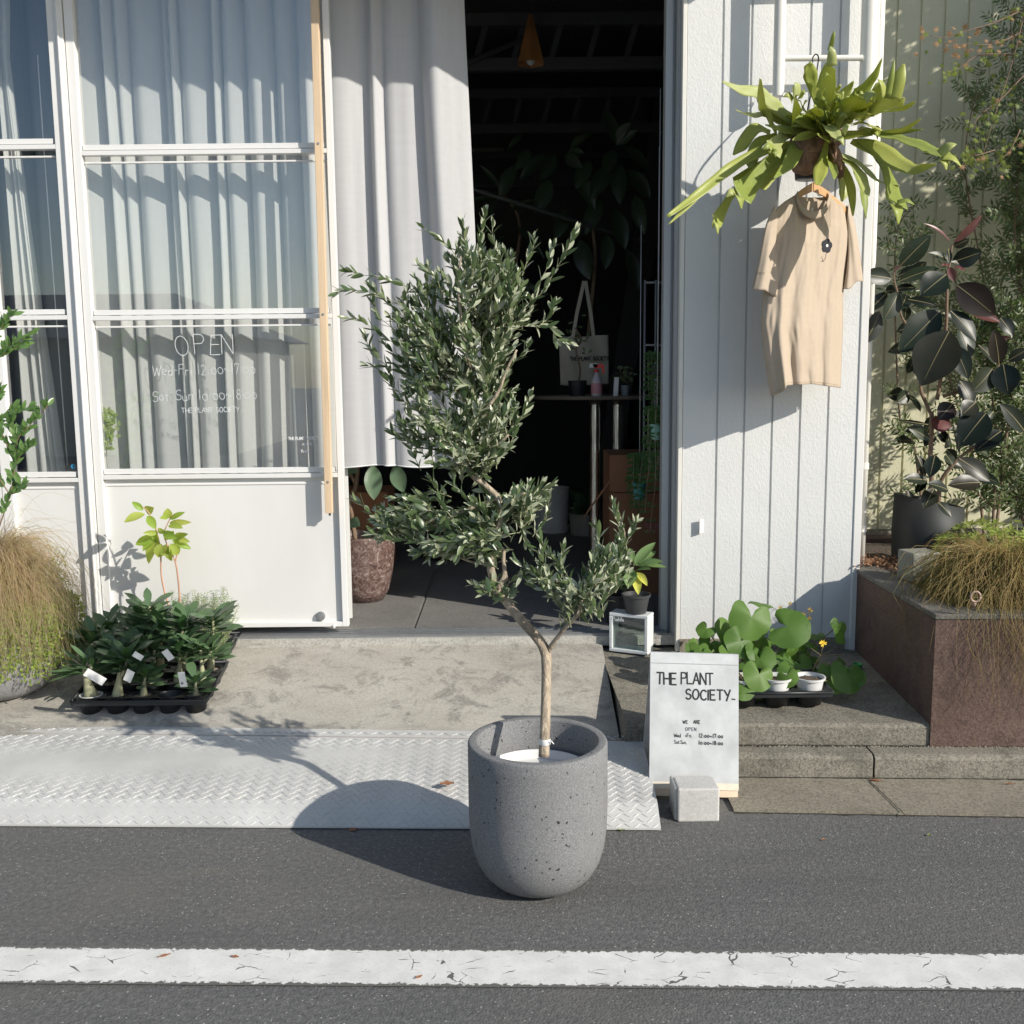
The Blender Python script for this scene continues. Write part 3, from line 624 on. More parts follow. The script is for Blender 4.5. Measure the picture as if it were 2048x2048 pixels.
for j in range(rows_):
    t = (j+.5)/rows_
    if t > .915 and t < .945: continue
    k = 0; x = -2.35+(j%2)*sp2*.5
    while x < xpe(t)-.015:
        c = pl(x, t); nrm = (pl(x,min(1,t+.01))-c).normalized().cross(Vector((-1,0,0))).normalized()
        if nrm.z < 0: nrm = -nrm
        lug(g, c+nrm*.0002, math.radians(38 if (k+j)%2 else -38)+0, nrm); k += 1; x += sp2
g.build('deck', M['plate'], rp, smooth=False)
g = MB(); A,B,Cc,D = pl(-4.5,.94)+Vector((0,0,.003)), pl(xpe(.94)-.42,.94)+Vector((0,0,.003)), pl(xpe(1)-.42,1.03)+Vector((0,0,.003)), pl(-4.5,1.03)+Vector((0,0,.003))
g.add([A,B,Cc,D]+[q-Vector((0,0,.008)) for q in (A,B,Cc,D)], [(0,1,2,3),(4,7,6,5),(0,4,5,1),(1,5,6,2),(3,2,6,7)])
x = -2.35
while x < B.x-.02: lug(g, pl(x,.972)+Vector((0,0,.0035)), math.radians(38 if int(x*100)%2 else -38), (0,-.1,1)); x += .029
g.build('back_lip', M['plate'], rp, smooth=False)
g = MB(); g.add([pl(-4.5,.925)-Vector((0,0,.002)), pl(xpe(.93),.925)-Vector((0,0,.002)), pl(xpe(.945),.945)-Vector((0,0,.002)), pl(-4.5,.945)-Vector((0,0,.002))], [(0,1,2,3)])
g.build('rusty_seam', simple('rust', (.16,.06,.04), .9, var=.4, vs=60), rp, smooth=False)
# ---------------------------------------------------------------- planter trough
M['rustwall'] = mk_concrete('rust_stained_wall', (.125,.082,.066), (.19,.13,.105), (.07,.045,.04), .7, .7)
M['coping'] = mk_concrete('coping_stone', (.17,.16,.14), (.24,.225,.195), (.08,.075,.065), .8, .7)
tr = thing('planter_trough', 'rust stained masonry planter trough with grey coping beside the step', 'planter', (2.2,3.9,.2))
TY = ploty(1.6)-.012; c0 = P(1871,1229,TY); TX = c0.x; TZ = c0.z
g = MB(); g.add([(TX+.004,TY+.004,.10),(6.5,ploty(6.5)-.012,.10),(6.5,ploty(6.5)-.012,TZ-.022),(TX+.004,TY+.004,TZ-.022)],[(0,1,2,3)]); g.add([(TX+.004,TY+.004,.10),(TX+.004,TY+.115,.10),(TX+.004,TY+.115,TZ-.022),(TX+.004,TY+.004,TZ-.022)],[(0,3,2,1)]); g.box(TX+.004, TX+.11, TY+.116, 4.70, .08, TZ-.022); g.box(TX+.004,6.5,5.60,5.74,.08,TZ-.03); g.build('trough_wall', M['rustwall'], tr, smooth=False)
g = MB(); yy6 = ploty(6.5)-.016; g.add([(TX,TY,TZ-.02),(6.5,yy6,TZ-.02),(6.5,yy6+.13,TZ-.02),(TX,TY+.13,TZ-.02),(TX,TY,TZ),(6.5,yy6,TZ),(6.5,yy6+.13,TZ),(TX,TY+.13,TZ)], [(0,3,2,1),(4,5,6,7),(0,1,5,4),(1,2,6,5),(2,3,7,6),(3,0,4,7)]); g.box(TX, TX+.125, TY+.132, 4.66, TZ-.02, TZ); g.build('coping', M['coping'], tr, smooth=False, bevel=.004)
g = MB(); g.grid(lambda s,t: Vector((1.60+5*s, TY+.10+1.65*t, TZ-.03+.03*noise.noise(Vector((s*20,t*10,0))))), 60, 24); g.build('soil', M['soil'], tr)
# ---------------------------------------------------------------- opposite side (seen only mirrored in the glass)
oh = thing('opposite_house', 'grey tiled house across the street mirrored in the glass door panes', 'house', (-9,-11,0))
g = MB(); g.box(-16,-5.2,-15,-10,0,2.2); g.build('wall', simple('house_wall',(.32,.31,.28),.8), oh, smooth=False)
g = MB(); g.add([(-16.5,-9.5,2.2),(-4.8,-9.5,2.2),(-4.8,-15.5,2.2),(-16.5,-15.5,2.2),(-14,-12.5,3.2),(-7,-12.5,3.2)], [(0,1,5,4),(1,2,5),(2,3,4,5),(3,0,4),(0,3,2,1)]); g.build('roof', simple('house_roof',(.10,.11,.12),.6), oh, smooth=False)
hw = simple('house_window',(.05,.06,.07),.2)
for x in (-14,-11,-8): g = MB(); g.box(x,x+1.4,-9.99,-9.95,.8,1.9); g.build('window', hw, oh, smooth=False)
g = MB(); g.box(-4.7, XLw-.003, DY, DY+.10, FZ-.02, 3.9); g.build('side_panel', M['panel'], bd, smooth=False)
# ================================================================= THE PLANTER POT AND OLIVE TREE
PC = Vector((P(1075,1478,2.93).x, 2.93, 0)); PHt = .446
pot = thing('stone_planter', 'large speckled grey stone planter with rounded base standing on the asphalt', 'plant pot', PC)
prof = [(0,0),(.085,.0),(.115,.005),(.143,.020),(.167,.045),(.187,.082),(.199,.125),(.206,.18),(.208,.24),(.208,.32),(.208,.40),(.2075,PHt-.006),(.205,PHt-.001),(.201,PHt),(.184,PHt),(.180,PHt-.001),(.178,PHt-.006),(.176,.34),(.172,.20),(.15,.1),(0,.08)]
pp = []
g = MB(); g.lathe(PC, prof, 96); g.build('shell', M['pot'], pot)
ot = thing('olive_tree', 'young olive tree with crooked trunk and silvery leaves planted in the speckled stone planter', 'tree', PC+Vector((0,0,.35)))
g = MB(); zc = .350; g.lathe(PC+Vector((.0,.0,0)), [(.142,zc-.12),(.155,zc-.01),(.158,zc),(.160,zc+.004),(.163,zc+.002),(.163,zc-.004)], 64)
ip = g.build('nursery_pot', M['white'], ot)
g = MB(); g.lathe(PC, [(.0,zc-.022),(.08,zc-.02),(.152,zc-.024)], 48); g.build('soil', simple('white_mulch_cover',(.70,.70,.68),.8,var=.08), ot)
OY = 2.93
def B(u, v, dy=0): return P(u/.9434, v/.9434, OY+dy+.09*max(0,min(1,(1400-v)/170))+.10*max(0,min(1,(1200-v)/500)))
def Bv(l): return [B(*q) for q in l]
T1 = spl(Bv([(1026,1425,-.02),(1028,1385,-.01),(1030,1320,0),(1031,1260,0),(1029,1230,0),(1015,1205,0),(985,1172,0),(958,1138,.01),(942,1118,.01),(932,1095,.01),(925,1065,.0),(924,1045,.0)]))
T1r = [.0155,.0150,.0148,.0145,.0160,.0150,.0145,.0140,.0135,.0140,.0130,.0120]
g = MB()
def tub(mb, pts, rads, n=10, k=4): mb.tube(spl(pts,k), [r*(1+.07*noise.noise(Vector((i*.9,r*500,0)))) for i, r in enumerate(spl1(rads,k))], n)
tub(g, Bv([(1026,1428,-.02),(1028,1385,-.01),(1030,1320,0),(1031,1260,0),(1029,1230,0),(1015,1205,0),(985,1172,0),(958,1138,.01),(942,1118,.01),(932,1095,.01),(925,1060,.0),(934,1020,.0),(945,975,0),(940,940,.01),(915,915,.01),(893,898,.01),(880,868,.01),(893,830,.0),(890,780,0),(893,720,0),(880,650,.02)]),
    [.0165,.0155,.0150,.0150,.0165,.0150,.0142,.0138,.0138,.0135,.011,.0095,.009,.0085,.0085,.0095,.0095,.008,.007,.006,.004], 12)
tub(g, Bv([(1033,1232,0),(1045,1212,-.02),(1062,1190,-.05),(1082,1168,-.08),(1092,1155,-.09),(1100,1120,-.08)]), [.009,.0075,.0065,.0065,.006,.004])
tub(g, Bv([(955,1095,0),(952,1075,-.01),(950,1055,-.01),(948,1036,-.01),(925,1040,0),(902,1044,0)]), [.007,.0062,.006,.006,.0055,.0045])
tub(g, Bv([(938,1110,0),(950,1092,-.01),(953,1078,-.01)]), [.009,.008,.0065])
tub(g, Bv([(880,868,.01),(862,850,.03),(838,835,.05),(815,822,.06),(790,800,.07)]), [.006,.0055,.005,.004,.003])
tub(g, Bv([(893,800,0),(915,775,-.03),(940,740,-.05),(955,700,-.06),(975,660,-.06)]), [.006,.0055,.005,.004,.003])
tub(g, Bv([(892,770,0),(860,730,.02),(820,690,.02),(780,650,.02),(740,620,.03)]), [.006,.0055,.0045,.004,.003])
tub(g, Bv([(893,720,0),(880,660,-.05),(870,600,-.08),(865,540,-.08),(870,480,-.06)]), [.006,.0055,.0045,.004,.003])
tub(g, Bv([(893,700,0),(930,640,.05),(950,590,.05),(965,530,.05)]), [.006,.005,.004,.003])
tub(g, Bv([(880,868,.01),(905,850,.0),(930,845,-.03),(960,820,-.05)]), [.006,.005,.004,.003])
tub(g, Bv([(940,940,.01),(900,955,.03),(850,975,.04),(800,985,.05),(760,990,.05)]), [.006,.005,.0045,.004,.003])
tub(g, Bv([(942,960,0),(965,945,-.03),(990,930,-.05)]), [.005,.004,.003])
tub(g, Bv([(925,1065,0),(890,1060,.04),(850,1045,.05),(800,1030,.06)]), [.005,.004,.0035,.003])
tub(g, Bv([(1098,1130,-.08),(1070,1110,-.06),(1040,1090,-.02)]), [.004,.0035,.003])
tub(g, Bv([(1098,1130,-.08),(1130,1095,-.06),(1160,1060,-.05),(1180,1020,-.05),(1165,960,-.05)]), [.004,.0035,.003,.0025,.0015])
g.build('trunk', M['bark'], ot)
g = MB(); g.lathe(B(1028,1399,-.013), [(.0168,-.008),(.0172,-.006),(.0172,.008),(.0165,.010)], 20); 
g.tube([B(1028,1400,-.03)+Vector((.016,0,0)), B(1040,1398,-.03), B(1045,1404,-.03)], .002, 5); g.build('stem_tie', M['white'], ot)
fol = MB(); twg = MB(); BR = random.Random(21)
def shoot(a, b, n, L=.047, Wd=.0150, curve=.02, both=True, r0=.0016):
    a = Vector(a); b = Vector(b); d = b-a; ln = d.length
    c = (a+b)/2+Vector((BR.uniform(-1,1),BR.uniform(-1,1),BR.uniform(-.3,1)))*curve
    pts = spl([a,c,b], 5); twg.tube(pts, [r0*(1-.6*i/(len(pts)-1)) for i in range(len(pts))], 4, cap=False)
    az = BR.uniform(0,6.28)
    for k in range(n):
        t = (k+.6)/n; i = min(len(pts)-2, int(t*(len(pts)-1))); f = t*(len(pts)-1)-i
        p = pts[i].lerp(pts[i+1], f); dd = (pts[i+1]-pts[i]).normalized()
        az += math.pi/2+BR.uniform(-.3,.3)
        s1 = dd.cross(Vector((0,-1,.15))); s1 = s1.normalized() if s1.length > .05 else Vector((1,0,0)); s2 = dd.cross(s1)
        side = s1*math.cos(az)+s2*math.sin(az)
        for sg in (1,-1):
            op = BR.uniform(.45,.85)*(1-.45*t)
            ld = dd*math.cos(op)+side*sg*math.sin(op)+Vector((0,0,.08))
            nr = (side*sg*-math.sin(op)+dd*math.cos(op))+Vector((BR.uniform(-.5,.5),BR.uniform(-.5,.5),BR.uniform(-.2,.5)))
            sz = L*BR.uniform(.7,1.15)*(1-.35*t**3)
            fol.leaf(p, ld, nr, sz, Wd*BR.uniform(.8,1.15)*(sz/L)**.6, 'olive', BR.uniform(-.1,.25), .25, 4)
    fol.leaf(pts[-1], d, Vector((BR.uniform(-1,1),-1,.3)), L*.55, Wd*.55, 'olive', 0, .3, 3)
def blob(cu, cv, ru, rv, root, n, dy=0, up=.55, dmin=.07, dmax=.14, dep=.13, nl=8):
    n = int(n*.93)
    ro = B(*root)
    for k in range(n):
        for _ in range(30):
            x, y, z = BR.uniform(-1,1), BR.uniform(-1,1), BR.uniform(-1,1)
            q = x*x+y*y+z*z
            if .12 < q < 1: break
        tip = B(cu+ru*x, cv+rv*y, dy+dep*z)
        if noise.noise(tip*8.5+Vector((3,1,7))) < -.20: continue
        d = (tip-ro).normalized()+Vector((BR.uniform(-.65,.65),BR.uniform(-.6,.5),up*.7+BR.uniform(-.5,.45))); d.normalize()
        ln = BR.uniform(dmin,dmax); shoot(tip-d*ln, tip, max(3,int(ln/.019)))
blob(880,530,112,90,(890,680,0),100,up=.5)
blob(940,560,70,75,(900,680,0),36,up=.6)
blob(800,590,75,55,(870,690,0),42,up=.35)
blob(865,640,120,80,(890,740,0),85,up=.45)
blob(770,680,65,65,(870,760,0),46,up=.3)
blob(860,740,115,80,(890,830,0),75,up=.35)
blob(820,800,90,65,(880,860,0),52,up=.2)
blob(930,770,50,80,(890,860,0),38,up=.4)
blob(845,850,70,35,(885,880,0),26,up=-.1)
blob(935,850,36,45,(890,890,0),14,up=.0)
# lower clusters
blob(785,985,95,55,(900,960,0),58,up=.45,dy=.03)
blob(830,1020,75,45,(920,1000,0),36,up=.1,dy=.03)
blob(735,985,45,50,(850,990,0),20,up=.4)
blob(965,940,62,34,(940,980,0),40,up=.75,dmin=.06,dmax=.11)
blob(1010,930,35,28,(960,980,0),14,up=.55)
blob(905,975,50,60,(935,980,0),30,up=.3)
blob(900,1030,45,35,(930,1040,0),16,up=0)
blob(950,1110,35,22,(938,1110,0),12,up=.3,dep=.07,dmin=.04,dmax=.09)
blob(1045,1085,48,42,(1095,1140,-.08),24,up=.5,dy=-.05)
blob(1100,1110,48,35,(1098,1145,-.08),26,up=.3,dy=-.06)
blob(1145,1060,36,50,(1110,1130,-.08),26,up=.65,dy=-.05)
blob(1176,1040,18,40,(1150,1100,-.05),12,up=.8,dy=-.03)
def sh(pts, n, L=.048, Wd=.014):
    for a, b in zip(pts[:-1], pts[1:]): shoot(B(*a), B(*b), max(3,int(.62*n/(len(pts)-1))), L, Wd, .008)
for pts, n in [
 ([(975,610,-.02),(1025,550,-.04),(1060,490,-.05),(1087,436,-.06)],26), ([(985,520,-.03),(1000,480,-.03),(1006,452,-.03)],12), ([(1005,560,0),(1035,500,0),(1045,465,0)],12),
 ([(900,520,0),(905,460,-.01),(915,402,-.02)],20), ([(880,520,0),(880,460,0),(872,420,0)],12), ([(930,520,0),(935,470,0),(930,425,0)],12),
 ([(870,500,-.02),(835,455,-.03),(797,428,-.03)],12), ([(800,560,0),(735,530,-.02),(680,520,-.03),(658,512,-.03)],16), ([(780,590,-.02),(720,560,-.03),(668,548,-.04),(636,553,-.05)],14),
 ([(790,620,0),(735,575,0),(700,540,0)],12), ([(780,680,0),(730,640,-.02),(690,610,-.03),(654,600,-.04)],18), ([(760,650,0),(715,600,0),(705,570,0)],10),
 ([(965,625,-.03),(1005,612,-.05),(1035,616,-.06),(1050,640,-.07),(1072,645,-.08)],16), ([(985,620,-.04),(1000,590,-.04),(1003,570,-.04)],8), ([(1020,612,-.05),(1040,590,-.05),(1045,575,-.05)],6),
 ([(745,740,0),(715,700,0),(692,690,0)],12), ([(740,700,0),(700,660,0),(690,640,0)],10), ([(950,860,-.02),(975,800,-.03),(1000,745,-.04)],18), ([(960,700,-.04),(985,670,-.05),(995,650,-.05)],8), ([(800,840,0),(765,830,0),(740,815,0)],10),
 ([(960,960,-.04),(1005,940,-.05),(1040,915,-.06)],16), ([(880,870,.02),(915,900,.0),(905,880,0)],6), ([(740,1010,0),(700,970,-.02),(672,945,-.03)],16), ([(860,985,0),(830,940,0),(812,905,0)],14), ([(900,960,0),(870,930,0),(855,905,0)],8),
 ([(1175,1040,-.05),(1172,1000,-.05),(1158,950,-.05)],18), ([(1175,1040,-.05),(1195,1000,-.05),(1200,985,-.05)],10), ([(1140,1060,-.05),(1130,1020,-.05),(1125,995,-.05)],10), ([(1040,1090,-.05),(1022,1050,-.06),(1018,1010,-.06)],14), ([(1060,1090,-.05),(1058,1060,-.05),(1064,1035,-.05)],8), ([(1030,1100,-.04),(1000,1075,-.04),(975,1060,-.03)],12),
 ([(943,1118,0),(915,1118,-.02),(893,1103,-.03)],8), ([(960,1100,0),(985,1085,-.02),(995,1095,-.03)],6), ([(960,960,0),(985,1000,-.03),(1000,1035,-.04)],6)]: sh(pts, n)
fol.build('foliage', M['olive'], ot); twg.build('twigs', M['twig'], ot)

# ================================================================= SIGN
M['tin'] = simple('galvanised_sheet', (.54,.555,.56), .5, .15, var=.14, vs=12, bmp=.05, bs=30)
sn = thing('sign_board', 'galvanised A frame sign with THE PLANT SOCIETY hand lettered in black', 'sign', G(1390,1600,.0))
# board leans back: bottom edge front, top further
tlb, trb = P(1300,1304,3.62), P(1478,1309,3.62)
blb, brb = P(1299,1576,3.50), P(1476.5,1582,3.50)
ex = (trb-tlb).normalized(); ey = ((tlb+trb)/2-(blb+brb)/2).normalized(); en = ex.cross(ey).normalized()
if en.y > 0: en = -en
cc = (tlb+trb+blb+brb)/4; hw_ = ((trb-tlb).length+(brb-blb).length)/4; hh = ((tlb-blb).length+(trb-brb).length)/4
g = MB(); g.obox(cc-en*.003, ex*hw_, en*.003, ey*hh); g.build('front_sheet', M['tin'], sn, smooth=False, bevel=.0008)
g = MB(); g.obox(cc+ey*(hh-.038)+en*.0008, ex*hw_, en*.0010, ey*.0012); g.build('fold_line', simple('sheet_crease', (.42,.43,.44), .5), sn, smooth=False)
g = MB(); g.obox(cc-ey*(hh-.012)+en*.0006, ex*hw_*.999, en*.0012, ey*.012); g.build('bottom_band', simple('cream_band', (.74,.66,.54), .7, var=.1, vs=20), sn, smooth=False)
g = MB(); g.obox(cc-ey*(hh+.013)-en*.006, ex*(hw_-.002), en*.0045, ey*.0125); g.build('timber_edge', simple('pale_ply', (.70,.56,.42), .7, var=.12), sn, smooth=False, bevel=.001)
g = MB(); bk = cc-ey*.0+Vector((0,.09,0)); ey2 = (ey+Vector((0,-.9*ey.y-.25,0))).normalized(); g.obox(tlb.lerp(trb,.5)-ey2*hh+Vector((0,.012,0)), ex*hw_*.98, en*.003, ey2*hh*.995); g.build('rear_sheet', M['tin'], sn, smooth=False)
g = MB(); s_ = 1/1449*300
def SP(zx, zy):   # zoom coords of the sign picture -> point on board plane
    u, v = 1250+zx*.20704, 1280+zy*.20704; r = ray(u, v); o = Vector((0,0,H)); t = (cc-o).dot(en)/r.dot(en); return o+r*t
def wr(txt, x, y, h, sw, sp=.18, jit=.02, wx=1):
    return write(g, txt, SP(x,y), ex, ey, h, sw, sp, jit, nrm=en, wx=wx)
kx = .20704*px(1450,3.56)*.97
wr('THE', 305, 423, 112*kx, .0058, .13, wx=.90); wr('PLANT', 542, 423, 112*kx, .0052, .12, wx=.88); wr('SOCIETY', 590, 572, 97*kx, .0056, .20, wx=.95); wr('_', 1032, 570, 110*kx, .0045)
wr('WE', 558, 806, 32*kx, .0020, .25); wr('ARE', 660, 806, 32*kx, .0022, .22); wr('OPEN', 585, 876, 32*kx, .0016, .35)
wr('Wed.', 475, 938, 34*kx, .0019, .1); wr('~Fri.', 580, 938, 34*kx, .0019, .12); wr('12:00~17:00', 715, 940, 36*kx, .0026, .26); wr('Sat.Sun,', 475, 1000, 34*kx, .0017, .1); wr('10:00~18:00', 712, 1008, 36*kx, .0026, .26)
g.build('lettering', M['ink'], sn, smooth=False)
cb = thing('concrete_block', 'small pale concrete block on the road propping the foot of the sign', 'block', G(1393,1640,0))
fl, fr_ = G(1355,1645,0), G(1439,1645,0); wd = (fr_-fl).length; hgt = (P(1400,1578,fl.y)-P(1400,1645,fl.y)).length
g = MB(); g.box(fl.x, fr_.x, fl.y, fl.y+.11, 0, hgt); g.build('block', M['block'], cb, smooth=False, bevel=.006)
g = MB(); g.box(fl.x-.009, fr_.x-.008, fl.y+.012, fl.y+.13, 0, hgt-.004); g.build('rear_block', M['block'], cb, smooth=False, bevel=.006)
# ================================================================= STAGHORN FERN, SHIRT
M['fern'] = leafmat('fern_frond', [(.25,.32,.08),(.38,.44,.12),(.50,.53,.14),(.60,.64,.32)], (.48,.52,.28), .42, .38, .5, (.62,.64,.14))
M['shield'] = simple('dry_shield_frond', (.22,.13,.085), .8, var=.4, vs=20, bmp=.3)
FY = 4.30
fn = thing('staghorn_fern', 'large staghorn fern hanging from the ladder rung above the beige shirt', 'fern', P(1630,270,FY))
def Z3(x, y, Y=FY): return P(1300+.3872*x, .3872*y, Y)
fr = MB(); FR = random.Random(5); K3 = .3872*px(250, FY)
def frond(pts, ws, d0=0, d1=-.12, cup=.25, forks=()):
    d1 = d1*1.5 if d1 < 0 else d1
    n = len(pts); ws = [w*1.26 for w in ws]; P3 = [Z3(x, y, FY+d0+(d1-d0)*(i/(n-1))**1.2) for i, (x, y) in enumerate(pts)]
    S = spl(P3, 5); wv = [w*K3 for w in spl1(ws, 5)]
    nrm = Vector((FR.uniform(-.3,.8), -1, FR.uniform(0,1.0)))
    fr.ribbon(S, wv, nrm, cup*FR.uniform(.4,1.3), 2, FR.uniform(.03,.09))
    for base, tip, w in forks:
        a = Z3(*base, FY+d1); b = Z3(*tip, FY+d1-.02); m = (a+b)/2+Vector((0,-.01,.01))
        fr.ribbon(spl([a,m,b],4), spl1([w*K3,w*.75*K3,w*.12*K3],4), nrm, cup*.6, 1)
A = frond
A([(870,700),(700,755),(520,810),(390,890),(240,1010),(90,1118)], [18,34,44,44,34,14], 0,-.22)
A([(300,960),(200,1060),(95,1160)], [18,22,4], -.16,-.16)
A([(820,720),(680,800),(580,880),(510,960),(460,1010)], [30,60,66,80,110], 0,-.18, forks=[((450,1010),(472,1080),70),((440,1000),(392,1020),50)])
A([(780,730),(640,830),(540,890),(430,930)], [30,50,60,20], 0,-.05)
A([(740,770),(640,880),(560,960),(530,970)], [26,60,70,20], 0,-.12)
A([(520,930),(420,1010),(370,1090),(335,1150)], [22,28,44,62], -.05,-.16, forks=[((335,1145),(350,1210),44),((335,1150),(322,1180),30)])
A([(850,650),(720,610),(640,545),(560,480),(470,465),(372,420)], [18,44,60,52,36,6], 0,-.15)
A([(800,670),(660,610),(560,500),(500,485)], [20,50,52,14], 0,-.10)
A([(760,660),(600,600),(520,600),(442,568)], [20,44,40,6], 0,-.16)
A([(650,700),(605,610),(575,540),(570,408)], [36,58,40,10], 0,-.2)
A([(770,700),(735,620),(742,540),(755,500)], [70,90,104,96], 0,-.16, forks=[((755,500),(752,425),70),((770,510),(802,480),44),((735,520),(690,500),40)])
A([(850,660),(868,560),(845,470),(825,380),(812,330)], [16,26,34,58,30], 0,-.08)
A([(880,680),(890,560),(915,440),(938,340)], [40,64,84,60], 0,-.10, forks=[((938,340),(930,240),52),((930,260),(952,158),26),((930,400),(895,400),30)])
A([(955,660),(962,560),(945,440),(925,330)], [20,26,30,8], 0,-.06)
A([(920,690),(1010,570),(1090,460),(1150,380),(1198,300)], [40,66,74,56,6], 0,-.15)
A([(900,660),(960,560),(1010,480),(1052,418)], [30,50,44,5], 0,-.05)
A([(940,690),(1010,610),(1070,540),(1110,510)], [60,110,120,70], 0,-.2, forks=[((1110,515),(1165,495),60)])
A([(1060,640),(1150,600),(1220,555),(1250,500)], [50,90,120,90], 0,-.22, forks=[((1250,515),(1312,330),84),((1225,500),(1262,310),34),((1210,500),(1175,410),44)])
A([(1060,620),(1180,585),(1290,570),(1372,525)], [40,66,46,5], 0,-.12)
A([(1090,600),(1150,520),(1200,430),(1252,400)], [30,60,40,6], 0,-.08)
A([(1020,640),(1120,640),(1200,685),(1290,680),(1398,615)], [36,50,44,40,5], 0,-.24)
A([(1190,690),(1300,682),(1410,670)], [22,26,4], -.18,-.22)
A([(1080,660),(1190,700),(1310,725),(1430,775),(1500,810)], [30,50,60,80,100], 0,-.26, forks=[((1500,800),(1582,745),60),((1510,815),(1608,862),50),((1500,830),(1530,880),50)])
A([(1040,730),(1170,770),(1270,840),(1360,878),(1478,848)], [24,76,84,56,5], 0,-.22)
A([(1060,720),(1160,800),(1225,900),(1255,1000),(1270,1060)], [30,44,52,72,100], 0,-.2, forks=[((1275,1050),(1365,1058),50),((1265,1060),(1282,1160),76)])
A([(960,790),(1080,850),(1170,935),(1290,958)], [28,50,46,5], 0,-.12)
A([(960,800),(1060,870),(1100,950),(1118,1012)], [28,46,52,24], 0,-.18)
A([(980,840),(1030,940),(1045,1030),(1048,1115)], [28,36,30,6], 0,-.05)
A([(1050,850),(1095,980),(1115,1130)], [30,50,6], .03,.02)
A([(985,900),(1000,980),(990,1040)], [30,50,10], .02,0)
A([(915,720),(895,820),(880,890),(865,955)], [16,34,56,22], 0,-.2)
A([(900,790),(935,860),(948,925)], [36,62,10], 0,-.16)
A([(810,710),(755,770),(715,850),(640,922)], [24,60,52,6], 0,-.2)
A([(720,690),(660,730),(630,780)], [30,46,84], 0,-.2, forks=[((630,780),(580,770),50),((630,790),(650,812),40)])
A([(700,650),(650,740),(620,770)], [16,30,8], 0,-.22)
A([(660,700),(560,740),(525,830),(515,870)], [26,44,50,10], 0,-.1)
A([(620,690),(540,670),(470,760),(430,800)], [30,56,50,8], .02,-.02)
A([(860,690),(900,720),(870,700)], [50,60,20], -.02,-.2)
A([(880,650),(925,660),(960,720)], [30,60,44], 0,-.24, forks=[((960,720),(1000,752),40)])
A([(930,700),(1000,720),(1090,700)], [40,70,12], 0,-.25, forks=[((1000,690),(1030,650),40)])
A([(860,640),(900,560),(880,520),(905,460)], [40,66,50,6], 0,-.1)
A([(1000,640),(1080,600),(1140,600)], [50,80,30], 0,-.18)
A([(820,640),(850,600),(870,560)], [44,70,20], 0,-.2)
A([(960,620),(990,560),(970,500)], [40,60,8], 0,-.05)
for k in range(26):
    an = FR.uniform(-.25,math.pi+.25) if k < 34 else FR.uniform(math.pi,2*math.pi); L_ = FR.uniform(110,270); cx_, cy_ = 890+FR.uniform(-70,70), 680+FR.uniform(-50,50)
    bend_ = FR.uniform(-.5,.5); pts = [(cx_+math.cos(an+bend_*t)*L_*t*1.15, cy_-math.sin(an+bend_*t)*L_*t*.85) for t in (0,.35,.7,1)]
    w_ = FR.uniform(18,34); fk = []
    if FR.random() < .5: e_ = pts[-1]; fk = [(e_, (e_[0]+45*math.cos(an+.7), e_[1]-45*math.sin(an+.7)), w_*.9), (e_, (e_[0]+45*math.cos(an-.7), e_[1]-45*math.sin(an-.7)), w_*.9)]
    A(pts, [w_*.5,w_,w_*1.2,w_*1.3 if fk else 5], 0, FR.uniform(-.12,-.02), forks=fk)
fr.build('fronds', M['fern'], fn, solid=.0012)
g = MB()
def shieldf(cx, cy, rx, ry, dy, seed, tilt=0):
    def f(s, t):
        a = s*2*math.pi; r = t*(1+.12*noise.noise(Vector((math.cos(a)*2,math.sin(a)*2,seed))))
        return Z3(cx+rx*r*math.cos(a)+tilt*r*math.sin(a), cy+ry*r*math.sin(a), FY+dy-.05*(1-r*r)+.012*math.sin(a*6)*t)
    g.grid(f, 36, 8)
shieldf(795,790,85,120,-.03,1); shieldf(960,830,40,95,-.02,4,20); shieldf(900,700,100,80,.04,7)
g.build('shield_frond', M['shield'], fn, solid=.002)
g = MB(); ctr = Z3(830,830,FY+.15); g.lathe(ctr, [(0,-.075),(.062,-.075),(.075,.06),(.078,.07),(.07,.07),(.062,.0),(0,.0)], 32); g.build('pot', M['black'], fn)
g = MB(); hk = Z3(862,310,FY+.11); 
g.tube(spl([hk+Vector((-.008,.03,.0)), hk+Vector((-.006,.04,.02)), hk+Vector((0,.02,.028)), hk+Vector((.006,0,.012)), hk+Vector((.004,0,-.02)), Z3(850,420,FY+.02), Z3(815,560,FY), Z3(800,700,FY)],5), .0028, 6)
g.tube(spl([hk+Vector((.004,0,-.02)), Z3(858,450,FY), Z3(868,600,FY), Z3(870,720,FY)],5), .0022, 6)
g.build('hanger_hook', M['rubber'], fn)
# ---------------------------------------------------------------- shirt
SY = 4.50
def SO(u): return .18*max(-1.4,min(.15,(u-1690)/150))
st = thing('t_shirt', 'beige short sleeved t-shirt with a small dark flower print, hanging on a wooden hanger', 'shirt', P(1610,600,SY))
hg = thing('clothes_hanger', 'wooden clothes hanger inside the beige t-shirt below the fern', 'hanger', P(1626,380,SY))
hs = (Z3(845,960,SY), Z3(700,1045,SY), Z3(990,1045,SY))
g = MB(); c = P(1626,374,SY+SO(1626)); L_ = P(1560,425,SY+SO(1560)); R_ = P(1692,425,SY)
def bar(a, b, w0, w1):
    S = spl([a, a.lerp(b,.45)+Vector((0,0,.012)), b],6)
    for i in range(len(S)-1):
        t = i/(len(S)-1); w = w0+(w1-w0)*t; d = (S[i+1]-S[i]); g.obox((S[i]+S[i+1])/2, d*.52, (0,.007,0), Vector((0,0,w)))
bar(c+Vector((.002,0,0)), R_, .018, .010); bar(c+Vector((-.002,0,0)), L_, .018, .010)
